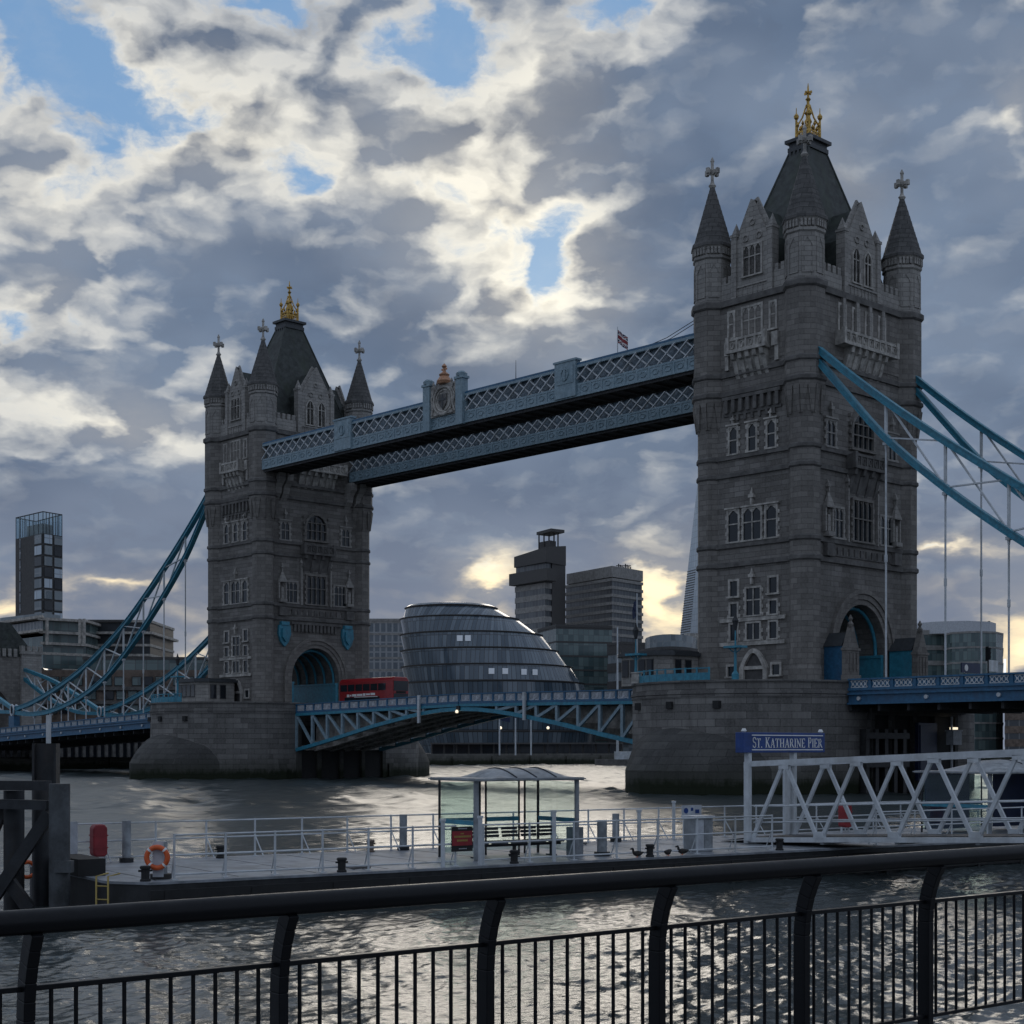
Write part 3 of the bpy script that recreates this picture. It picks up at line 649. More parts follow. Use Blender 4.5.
    window(t, PE, -.8, 1.05, 15.42, 18.1, 2, (16.9,), quoin=True, fw=.16, heads=False); window(t, PE, -.75, 1.0, 13.28, 15.0, 2, (), quoin=True, fw=.16, heads=False)
    for a in (-2.3, 2.6): window(t, PE, a-.6, a+.6, 10.05, 11.3, 1, (), quoin=False, heads=False)
    m = MB()                                       # side door in a pointed arch
    out = head_pts(-1.3, 1.75, 10.9, 12.6, 'pointed'); inn = head_pts(-.85, 1.3, 10.9, 12.2, 'pointed')
    for i in range(len(out)-1): m.hexa([PE(*out[i], .004), PE(*out[i+1], .004), PE(*inn[i+1], .004), PE(*inn[i], .004), PE(*out[i], .3), PE(*out[i+1], .3), PE(*inn[i+1], .3), PE(*inn[i], .3)])
    fbox(m, PE, -1.3, -.85, 9.4, 10.9, .004, .3); fbox(m, PE, 1.3, 1.75, 9.4, 10.9, .004, .3); fbox(m, PE, -.85, 1.3, 10.75, 11.05, .004, .2)
    do = obj('doorway', m, 'pale_stone', t)
    obj('door_leaf', MB().add([PE(a, z, .02) for a, z in [(-.85, 9.4), (1.3, 9.4)]+list(reversed(inn))], [tuple(range(2+len(inn)))]), 'dark_cladding', do)
    # ---- road side (towards the near bank)
    for a in (-3.75, -1.65, .35, 2.45): window(t, PN, a-.62+.65, a+.62+.65, 40.3, 42.9, 2, (41.7,), quoin=False)
    m = MB()
    for a in (-3.05, -1.0, 1.0, 3.05): m = MB(); fbox(m, PN, a-.2, a+.2, 40.2, 43.3, .08, .36); ornament(m, PN, a, 42.4, 1.6, .22); obj('pilaster', m, 'upper_stone', t)
    obj('balcony', balcony(PN, 4.1, 39.05, 40.3, 1.05, 36.9, 2.6, 6), 'pale_stone', t)
    for a in (-4.75, 4.75): window(t, PN, a-.8, a+.8, 29.95, 32.5, 2, (31.3,), quoin=True, hood=True, mat='upper_stone')
    window(t, PN, -1.85, 1.85, 30.2, 33.9, 4, (31.6, 32.6), head='round', fw=.3, quoin=True, d=.3, mat='turret_stone')
    obj('balcony', balcony(PN, 2.3, 28.45, 29.75, .95, 26.2, 2.0, 4), 'course_stone', t)
    window(t, PN, -1.65, 1.65, 22.05, 26.0, 4, (24.2,), quoin=True, d=.26, mat='turret_stone')
    for a in (-3.85, 3.85): window(t, PN, a-1.1, a+1.1, 22.1, 25.0, 3, (23.8,), quoin=True, mat='upper_stone')
    for a in (-5.25, 5.25):                        # canopied niches
        m = MB()
        fbox(m, PN, a-.5, a+.5, 22.2, 22.6, .004, .6); fbox(m, PN, a-.62, a-.42, 22.6, 24.7, .004, .34); fbox(m, PN, a+.42, a+.62, 22.6, 24.7, .004, .34)
        m.add([PN(a-.62, 24.7, 0), PN(a+.62, 24.7, 0), PN(a+.62, 24.7, .5), PN(a-.62, 24.7, .5), PN(a, 26.3, .2)], [(0, 1, 4), (1, 2, 4), (2, 3, 4), (3, 0, 4), (0, 1, 2, 3)])
        fbox(m, PN, a-.2, a+.2, 22.6, 24.1, .004, .3); ornament(m, PN, a, 26.1, 1.1, .2); obj('niche', m, 'upper_stone', t)
        m = MB(); fbox(m, PN, a-.55, a+.55, 20.5, 21.6, .004, .5); obj('corbel_block', m, 'course_stone', t)
    for a in (-2.3, 2.3): m = MB(); fbox(m, PN, a-.1, a+.1, 22.0, 27.0, .004, .3); ornament(m, PN, a, 26.7, 1.4, .2); obj('pinnacle', m, 'upper_stone', t)
    for a in (-4.75, 4.75): m = MB(); ornament(m, PN, a, 32.7, 1.5, .24); obj('pinnacle', m, 'upper_stone', t)
    m = MB()
    for k in range(13): fbox(m, PN, -5.5+k*.88, -5.0+k*.88, 20.75, 21.4, .004, .12)
    fbox(m, PN, -5.6, 5.6, 20.62, 20.75, .004, .1); obj('carved_panel', m, 'course_stone', t)
    # archway mouldings, vault lining
    m = MB()
    for r0, r1, d in ((3.72, 4.15, .1), (4.15, 4.6, .22), (4.6, 4.95, .36)):
        o_ = [(-r1, 9.4)]+[(y, z) for y, z in reversed(arc(0, 12.6, r1, 0, 180, 20, r1*1.08))]+[(r1, 9.4)]; i_ = [(-r0, 9.4)]+[(y, z) for y, z in reversed(arc(0, 12.6, r0, 0, 180, 20, r0*1.08))]+[(r0, 9.4)]
        for k in range(len(o_)-1):
            m.hexa([PN(*o_[k], .003), PN(*o_[k+1], .003), PN(*i_[k+1], .003), PN(*i_[k], .003), PN(*o_[k], d), PN(*o_[k+1], d), PN(*i_[k+1], d), PN(*i_[k], d)])
    obj('arch_moulding', m, 'turret_stone', t)
    m = MB()
    for k in range(6):                              # steel ribs of the road vault
        x = cx-WX+.9+k*1.95
        pts = [(x, -3.5, 9.4)]+[(x, y, z) for y, z in reversed(arc(0, 12.6, 3.5, 0, 180, 14, 3.75))]+[(x, 3.5, 9.4)]
        m.tube(pts, .19, 4)
    for s in (-1, 1): m.box(cx-WX+.1, s*3.68, 9.4, cx+WX-.1, s*3.3, 12.0); m.box(cx-WX+.1, s*3.68, 12.0, cx+WX-.1, s*3.2, 12.25)
    obj('vault_rib', m, 'blue_mid', t)
    return t

north_tower = make_tower(41.15)
south_tower = dup(north_tower, (-41.15, 0, BASE), 'farther gothic stone tower, behind the red bus, with blue shields beside its arch')
ORG[south_tower] = Vector((-41.15, 0, BASE))
north_tower['label'] = 'nearer gothic stone tower above the pier sign, with spired turrets and gilded crown'
for o in (north_tower, south_tower): o['group'] = 'stone towers of the bridge'
# south tower: blue cast shields by the arch and corbels carrying the walkways
sx0 = -41.15+WX
for y in (-4.95, 4.95):
    m = MB().ext([(sx0+.004, y+a, z) for a, z in ((-.85, 19.3), (.85, 19.3), (.95, 18.2), (.6, 17.2), (0, 16.6), (-.6, 17.2), (-.95, 18.2))], (.35, 0, 0))
    m.ext([(sx0+.35, y+a, z) for a, z in ((-.5, 18.9), (.5, 18.9), (.5, 17.8), (0, 17.2), (-.5, 17.8))], (.25, 0, 0)); m.box(sx0+.004, y-.6, 19.3, sx0+.5, y+.6, 19.75)
    obj('shield', m, 'blue_mid', south_tower)
m = MB()
for k in range(12): m.box(sx0+.005, -3.5+k*.58, 18.6, sx0+.3, -3.15+k*.58, 19.5)
m.box(sx0+.005, -3.9, 19.5, sx0+.34, 3.9, 19.8)
obj('corbel_table', m, 'course_stone', south_tower)
for y in (-6.2, -5.0, 5.0, 6.4):
    obj('walkway_corbel', MB().ext([(sx0+d, y-.45, z) for d, z in ((.003, 38.2), (1.7, 38.2), (1.6, 37.3), (.9, 36.6), (.7, 35.8), (.003, 34.9))], (0, .9, 0)), 'upper_stone', south_tower)
# north tower: small stone-gabled blue gatehouses either side of the road
nx0 = 41.15+WX
for s in (-1, 1):
    y = s*4.9; L_ = 1.9 if s < 0 else 2.6
    b = MB().box(nx0+.01, y-.75, 9.4, nx0+L_, y+.75, 12.6); g = obj('gatehouse', b, 'blue_deep' if s < 0 else 'blue_mid', north_tower)
    st = MB(); x = nx0+L_+.02
    st.box(x, y-.85, 9.4, x+.6, y+.85, 12.3); st.ext([(x, y+a, z) for a, z in ((-.9, 12.3), (.9, 12.3), (.55, 13.0), (0, 14.4), (-.55, 13.0))], (.58, 0, 0))
    st.box(x-.04, y-.95, 12.2, x+.68, y+.95, 12.42); st.box(x-.04, y-.95, 9.4, x+.72, y+.95, 10.1)
    for k in range(3): st.box(x+.6, y-.6+k*.5, 10.4, x+.7, y-.45+k*.5, 12.0)
    st.lathe([(.16, 14.2), (.27, 14.5), (.10, 14.75), (.2, 14.95), (.03, 15.3)], x+.3, y, 8)
    obj('gable_wall', st, 'turret_stone', g)
    rf = MB().add([(nx0, y-.9, 12.6), (nx0, y+.9, 12.6), (nx0, y, 13.8), (nx0+L_, y-.9, 12.6), (nx0+L_, y+.9, 12.6), (nx0+L_, y, 13.8)], [(0, 2, 5, 3), (2, 1, 4, 5), (0, 3, 4, 1)])
    obj('gatehouse_roof', rf, 'lead', g)
sxx = -41.15-WX                                     # the same blue gatehouse seen through the far arch

# ================================================================== piers
def make_pier(cx):
    p = thing('bridge_pier', '', 'bridge pier', (cx, 0, -3), 0, 'river piers of the bridge')
    def plan(k, hw=10.65, ln=10.9, yc=-8.0):
        e = [(cx-hw*k*math.cos(R(a)), yc-ln*k*math.sin(R(a))) for a in range(0, 181, 12)]     # east end, left to right
        return e+[(x, -y) for x, y in reversed(e)]
    m = MB().prism(plan(1), -3, 8.0)
    obj('masonry_drum', m, 'pier_stone', p)
    m = MB().prism(plan(1.006), 8.0, 8.25); m.prism(plan(1.012), 8.3, 8.5); m.prism(plan(.998), 8.25, 8.3); m.prism(plan(1.0), 8.5, 9.25); m.prism(plan(1.014), 9.25, 9.42)
    obj('coping', m, 'pier_stone', p)
    for s in (-1, 1):                                # pointed starling whose sloped top dies into the drum
        n = 24; lowr = []; top = []
        for i in range(n+1):
            t = i/n*2-1                              # -1 .. 1 across the pier
            x = cx+t*10.85; y = -8.0-15.1*(1-abs(t)**1.55)**.80 if abs(t) < 1 else -8.0
            lowr.append((x, y))
        rows = []
        zt = [2.0-.2*abs(i/n*2-1) for i in range(n+1)]
        rows.append([(x, s*-y if s > 0 else y, -3) for x, y in lowr]); rows.append([(x, s*-y if s > 0 else y, z) for (x, y), z in zip(lowr, zt)])
        for k in range(1, 9):
            f = k/8; r = []
            for i in range(n+1):
                t = i/n*2-1; x0, y0 = lowr[i]
                xd = cx+t*10.6; yd = -8.0-10.8*math.sqrt(max(0, 1-t*t))
                q = 1-(1-f)**1.6
                zz = zt[i]+(5.2*(1-abs(t)**1.7)**.75 if abs(t) < 1 else 0)*.68*(1-(1-f)**2.0)
                yy = lerp(y0, yd+.3, f)
                r.append((lerp(x0, xd, f), -yy if s > 0 else yy, zz))
            rows.append(r)
        obj('starling', MB().sheet(rows), 'starling_stone', p)
    m = MB()
    for a in (62, 88, 112):
        x, y = cx-10.7*math.cos(R(a)), -8.0-10.95*math.sin(R(a))
        m.box(x-.3, y-.15, 7.1, x+.3, y+.3, 7.7)
    obj('drain_opening', m, 'rubber', p)
    for s in (-1, 1):                                # dark panel on both long faces, painting in deck shade at the bascule recess
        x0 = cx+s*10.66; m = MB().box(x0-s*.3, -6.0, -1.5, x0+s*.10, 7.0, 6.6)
        ch = obj('chamber_shade_panel', m, 'rubber', p); m = MB()
        for y in (-6.2, -3.2, .2, 3.6, 7.0): m.box(x0-.2, y-.25, -1.5, x0+.2+s*.25, y+.25, 6.6)
        m.box(x0-.2, -6.4, 6.6, x0+.2+s*.25, 7.25, 7.2); obj('chamber_frame', m, 'starling_stone', ch)
    return p
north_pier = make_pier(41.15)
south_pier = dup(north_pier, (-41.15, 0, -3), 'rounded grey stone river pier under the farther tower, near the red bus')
north_pier['label'] = 'rounded grey stone river pier under the nearer tower, behind the blue pier sign'
m = MB()
for k in range(5): m.box(51.9, -7.6+k*1.4, -2, 52.5, -7.1+k*1.4, 5.4)
m.box(52.5, -8, 4.6, 52.8, -1.5, 5.1); m.box(52.5, -8, 2.2, 52.8, -1.5, 2.7)
single('fender', m, 'hull_black', 'dark timber fender rack against the nearer pier under the road deck', 'fender', at=(52, -5, 0))
m = MB().box(51.85, 0.2, 1.0, 52.6, 3.2, 6.0); m.box(52.6, .4, 1.2, 52.7, 1.6, 5.8)
single('service_door', m, 'navy', 'blue-grey steel service door on the shaded side of the nearer pier', 'door', at=(52, 1.5, 1))
t = thing('signal_box', 'grey signal box on a white pole under the near road deck', 'signal', (53.2, 4.6, 0), 0)
obj('pole', MB().cyl((53.2, 4.6, -3), (53.2, 4.6, 6.6), .11), 'white_steel', t)
obj('cabinet', MB().box(52.9, 4.2, 4.1, 53.6, 5.6, 5.3).box(52.85, 4.1, 5.3, 53.65, 5.7, 5.4), 'paper_grey', t)
obj('lamp', MB().box(53.0, 4.6, 5.45, 53.4, 5.3, 5.65), 'lamp_glow', t)

# ---- pier-top cabins, rails, lamps, flagpoles
def make_cabin(cx, cy):
    t = thing('control_cabin', '', 'cabin', (cx, cy, 9.42), 0, 'control cabins on the piers')
    hx, hy = 3.1, 2.5
    plan = [(cx-hx, cy+hy), (cx-hx, cy-hy+1.2), (cx-hx+1.2, cy-hy), (cx+hx-1.2, cy-hy), (cx+hx, cy-hy+1.2), (cx+hx, cy+hy)]
    obj('wall', MB().prism(plan, 9.42, 12.1), 'upper_stone', t)
    big = [(cx+(x-cx)*1.12, cy+(y-cy)*1.12) for x, y in plan]
    m = MB().prism(big, 12.1, 12.4); m.prism([(cx+(x-cx)*1.05, cy+(y-cy)*1.05) for x, y in plan], 12.4, 12.55)
    obj('roof', m, 'lead', t)
    for x in (-1.5, -.5, .5, 1.5):
        w = obj('window', MB().box(cx+x-.42, cy-hy-.05, 10.2, cx+x+.42, cy-hy-.003, 11.8), 'dark_cladding', t)
        obj('pane', MB().box(cx+x-.34, cy-hy-.07, 10.3, cx+x+.34, cy-hy-.052, 11.7), 'window_glass', w)
    for y in (-.6, .8):
        w = obj('window', MB().box(cx+hx+.003, cy+y-.45, 10.0, cx+hx+.05, cy+y+.45, 11.8), 'dark_cladding', t)
        obj('pane', MB().box(cx+hx+.052, cy+y-.36, 10.1, cx+hx+.07, cy+y+.36, 11.7), 'window_glass', w)
    return t
nc = make_cabin(32.3, -11.0); nc['label'] = 'low stone control cabin with flat roof on the nearer pier, left of its tower'
sc_ = dup(nc, (-43.6, -11.4, 9.42), 'low stone control cabin with dark window strip on the far pier')
def pier_rail(cx, label):
    t = thing('pier_parapet', label, 'railing', (cx, -8, 9.42), 0, 'blue parapets on the piers')
    pts = [(cx-10.5*math.cos(R(a)), -8.0-10.7*math.sin(R(a))) for a in range(0, 109, 6)]
    m = MB()
    for (x0, y0), (x1, y1) in zip(pts, pts[1:]):
        m.beam((x0, y0, 9.75), (x1, y1, 9.75), .10, .60); m.beam((x0, y0, 10.42), (x1, y1, 10.42), .09, .09)
    obj('panel', m, 'blue_pale' if False else 'blue_mid', t)
    for x, y in pts: obj('post', MB().cyl((x, y, 9.42), (x, y, 10.5), .09, n=6), 'blue_mid', t)
pier_rail(41.15, 'blue steel parapet round the edge of the nearer pier, below the control cabin')
pier_rail(-41.15, 'blue steel parapet round the edge of the far pier, below its cabin')
def lamp_mast(x, y, label, h=2.6):
    t = thing('lamp_mast', label, 'lamp post', (x, y, 9.42), 0, 'blue lamp masts on the piers')
    m = MB().cyl((x, y, 9.42), (x, y, 9.42+h), .14, .11); m.box(x-.85, y-.5, 9.42+h, x+.85, y+.5, 9.6+h); m.lathe([(.3, 9.42), (.3, 9.9), (.15, 10.1)], x, y, 8)
    for s in (-1, 1): m.tube([(x, y, 9.0+h), (x+s*.45, y, 9.25+h), (x+s*.7, y, 9.45+h)], .05, 5)
    obj('post', m, 'blue_mid', t)
    obj('column', MB().cyl((x, y, 9.6+h), (x, y, 10.9+h), .08, .05), 'blue_mid', t)
    l = obj('lantern', MB().lathe([(.13, 10.9+h), (.26, 11.6+h), (.3, 11.65+h), (.12, 12.0+h), (.03, 12.35+h)], x, y, 6), 'dark_steel', t)
    return t
lamp_mast(46.2, -17.0, 'short blue lamp mast with black lantern in front of the nearer tower')
lamp_mast(33.6, -15.2, 'blue lamp mast by the white flagpole on the nearer pier', 2.6)
lamp_mast(-39.0, -18.0, 'blue lamp mast standing on the far pier before its tower', 3.0)
def flagpole(x, y, z, h, label, flagc=True):
    t = thing('flagpole', label, 'flagpole', (x, y, z), 0)
    obj('pole', MB().cyl((x, y, z), (x, y, z+h), .09, .05, 8), 'white_steel', t)
    obj('cloth', MB().sheet([[(x-.06-.10*k-.05*math.sin(j), y-.05+.08*math.sin(k*2+j), z+h-.5-j*.28-k*.12) for k in range(5)] for j in range(6)]), 'navy', t)
    return t
flagpole(33.2, -14.6, 9.42, 8.2, 'tall white flagpole on the nearer pier beside the control cabin')
single('litter_bin', MB().cyl((35.5, -17.2, 9.42), (35.5, -17.2, 10.3), .5, .45, 12).cyl((35.5, -17.2, 10.3), (35.5, -17.2, 10.4), .55, .55, 12), 'pale_stone', 'squat stone drum at the edge of the nearer pier top', 'bollard', at=(35.5, -17.2, 9.42))

# ================================================================== side spans (blue plate girders with panelled parapets)
def zdeck_s(x): return 8.97+(x+52)*.0362            # parapet top on the far approach
def side_span(name, label, x0, x1, zf, step):
    t = thing(name, label, 'bridge span', ((x0+x1)/2, 0, 5), 0, 'approach spans')
    m = MB()
    m.hexa([(x0, -9.1, zf(x0)-1.9), (x1, -9.1, zf(x1)-1.9), (x1, 9.1, zf(x1)-1.9), (x0, 9.1, zf(x0)-1.9), (x0, -9.1, zf(x0)-1.1), (x1, -9.1, zf(x1)-1.1), (x1, 9.1, zf(x1)-1.1), (x0, 9.1, zf(x0)-1.1)])
    k = int((x1-x0)/2.7)
    for i in range(k+1):
        x = lerp(x0, x1, i/k); m.box(x-.12, -9.0, zf(x)-2.7, x+.12, 9.0, zf(x)-1.9)
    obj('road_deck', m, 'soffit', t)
    for s in (-1, 1):
        y = s*9.2; m = MB()
        def B(za, zb, d0, d1):
            ya, yb = y+s*d0, y+s*d1
            m.hexa([(x0, ya, zf(x0)+za), (x1, ya, zf(x1)+za), (x1, yb, zf(x1)+za), (x0, yb, zf(x0)+za), (x0, ya, zf(x0)+zb), (x1, ya, zf(x1)+zb), (x1, yb, zf(x1)+zb), (x0, yb, zf(x0)+zb)])
        B(-2.1, -1.0, -.1, .05); B(-1.35, -1.22, .05, .28); B(-2.15, -1.98, .05, .3); B(-1.0, -.78, -.1, .2); B(-.14, 0, -.16, .2); B(-.78, -.14, -.08, .04)
        n = int((x1-x0)/step)
        g = obj('girder', m, 'blue_deep', t)
        pm = MB(); st = MB()
        for i in range(n):
            xa = lerp(x0, x1, (i+.12)/n); xb = lerp(x0, x1, (i+.88)/n); xm = (xa+xb)/2; z = zf(xm)
            if i % 3 != 2: xa += .0
            # pierced white tracery panel
            nq = 4
            for q in range(nq):
                xc = lerp(xa, xb, (q+.5)/nq); w_ = (xb-xa)/nq/2
                pm.beam((xc-w_, y+s*.05, z-.72), (xc+w_, y+s*.05, z-.22), .06, .09, up=(0, 1, 0)); pm.beam((xc-w_, y+s*.052, z-.22), (xc+w_, y+s*.052, z-.72), .06, .09, up=(0, 1, 0))
                pm.box(xc-.10, y+s*.03, z-.56, xc+.10, y+s*.10, z-.38)
            pm.beam((xa, y+s*.06, z-.74), (xb, y+s*.06, z-.74), .06, .06); pm.beam((xa, y+s*.06, z-.20), (xb, y+s*.06, z-.20), .06, .06)
            xp = lerp(x0, x1, (i+1)/n); obj('parapet_post', MB().box(xp-.12, y-.02*s, zf(xp)-.8, xp+.12, y+s*.14, zf(xp)-.12), 'blue_deep', g) if s < 0 else None
            if i % 3 == 0 and s < 0: obj('girder_boss', MB().cyl((xm, y+s*.05, z-1.66), (xm, y+s*.22, z-1.66), .17, n=10), 'white_steel', g)
        obj('parapet_panel', pm, 'white_steel', g)
    return t
side_span('approach_span', 'deep blue approach span with traffic lights, running from the nearer tower', 51.9, 140, lambda x: 9.55, 2.05)
side_span('approach_span', 'deep blue approach span sloping from the farther tower down to the far bank', -134, -51.9, zdeck_s, 1.95)

# ================================================================== bascules
def zbot(a): return interp(abs(a), [(0, 8.05), (3.3, 7.95), (7, 7.6), (10.3, 7.1), (15.4, 6.3), (20.6, 5.3), (25, 4.5), (30, 3.6)])
def zpar(a): return 9.75-.010*abs(a)-(.25 if a < 0 else 0)*abs(a)/30
def leaf(sgn, label):
    t = thing('bascule_leaf', label, 'bascule', (sgn*30, 0, 6), 0, 'opening halves of the road bridge')
    xs = [sgn*x for x in (.08, 3, 6, 9, 12, 15, 18, 21, 24, 27, 30.3)]
    m = MB()
    for a, b in zip(xs, xs[1:]):
        m.hexa([(a, -6.3, zpar(a)-1.5), (b, -6.3, zpar(b)-1.5), (b, 6.3, zpar(b)-1.5), (a, 6.3, zpar(a)-1.5), (a, -6.3, zpar(a)-1.1), (b, -6.3, zpar(b)-1.1), (b, 6.3, zpar(b)-1.1), (a, 6.3, zpar(a)-1.1)])
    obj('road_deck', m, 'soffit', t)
    for y in (-6.5, 6.5):
        m = MB(); web = MB(); s = -1 if y < 0 else 1
        for a, b in zip(xs, xs[1:]):
            m.beam((a, y, zbot(a)), (b, y, zbot(b)), .42, .42); m.beam((a, y, zpar(a)-1.28), (b, y, zpar(b)-1.28), .42, .30)
        o = obj('truss_girder', m, 'blue_mid', t)
        for k in range(2, len(xs)):
            a = xs[k]; web.box(min(a-.17, a+.17), y-.16, zbot(a), max(a-.17, a+.17), y+.16, zpar(a)-1.3)
            b = xs[k-1]
            if k >= 3: web.beam((a, y, zpar(a)-1.35), (b, y, zbot(b)+.1), .26, .3)
        obj('truss_web', web, 'blue_pale', o)
        m = MB(); pn = MB(); n = 17
        for a, b in zip(xs, xs[1:]):
            m.beam((a, y+.02*s, zpar(a)-.05), (b, y+.02*s, zpar(b)-.05), .3, .12); m.beam((a, y+.02*s, zpar(a)-1.0), (b, y+.02*s, zpar(b)-1.0), .34, .24)
        for k in range(n+1):
            x = lerp(xs[0], xs[-1], k/n); z = zpar(x); m.box(x-.10, y-.12, z-.95, x+.10, y+.12, z-.06)
            if k < n:
                xc = lerp(xs[0], xs[-1], (k+.5)/n); z = zpar(xc); h = 30/n/2-.2
                pn.box(xc-h, y-.03, z-.84, xc+h, y+.03, z-.16)
                for q in (-.4, .4):
                    pn.tube([(xc+q+.22*math.cos(R(60*i)), y+s*.05, z-.5+.22*math.sin(R(60*i))) for i in range(6)], .045, 4, closed=True)
                    pn.beam((xc+q-.35, y+s*.05, z-.8), (xc+q+.35, y+s*.05, z-.2), .04, .06, up=(0, 1, 0))
        p = obj('parapet', m, 'blue_deep', t); obj('parapet_panel', pn, 'paper_grey', p)
    m = MB()
    for y in (-3.6, -1.2, 1.2, 3.6):
        for a, b in zip(xs, xs[1:]):
            m.add([(a, y, zbot(a)-.1), (b, y, zbot(b)-.1), (b, y, zpar(b)-1.4), (a, y, zpar(a)-1.4)], [(0, 1, 2, 3)])
            m.beam((a, y, zbot(a)-.12), (b, y, zbot(b)-.12), .6, .14)
    for a in xs[1:]: m.box(a-.12, -6.2, zbot(a)-.05, a+.12, 6.2, zbot(a)+.55)
    obj('inner_girder', m, 'pale_stone', t)
    return t
leaf(1, 'blue bascule leaf hinged at the nearer tower, clear of traffic'); leaf(-1, 'blue bascule leaf hinged at the farther tower, carrying the red bus')
t = thing('navigation_lamp', 'small lit amber lamp under the middle of the bascule bridge', 'lamp', (.1, -6.9, 7.6))
obj('bracket', MB().box(-.15, -6.9, 7.9, .35, -6.72, 8.4), 'dark_steel', t); obj('bulb', MB().lathe([(.05, 7.6), (.17, 7.68), (.17, 7.82), (.08, 7.95)], .1, -7.0, 8), 'lamp_glow', t)
for (x, z0, z1, lb) in ((-6.4, 6.6, 9.7, 'white gauge post on the parapet right of the red bus'), (10.6, 6.7, 9.6, 'white gauge post on the parapet right of the bridge middle')):
    single('gauge_post', MB().box(x-.16, -7.05, z0, x+.16, -6.82, z1), 'white_steel', lb, 'post', at=(x, -6.9, z0), group='white gauge posts')

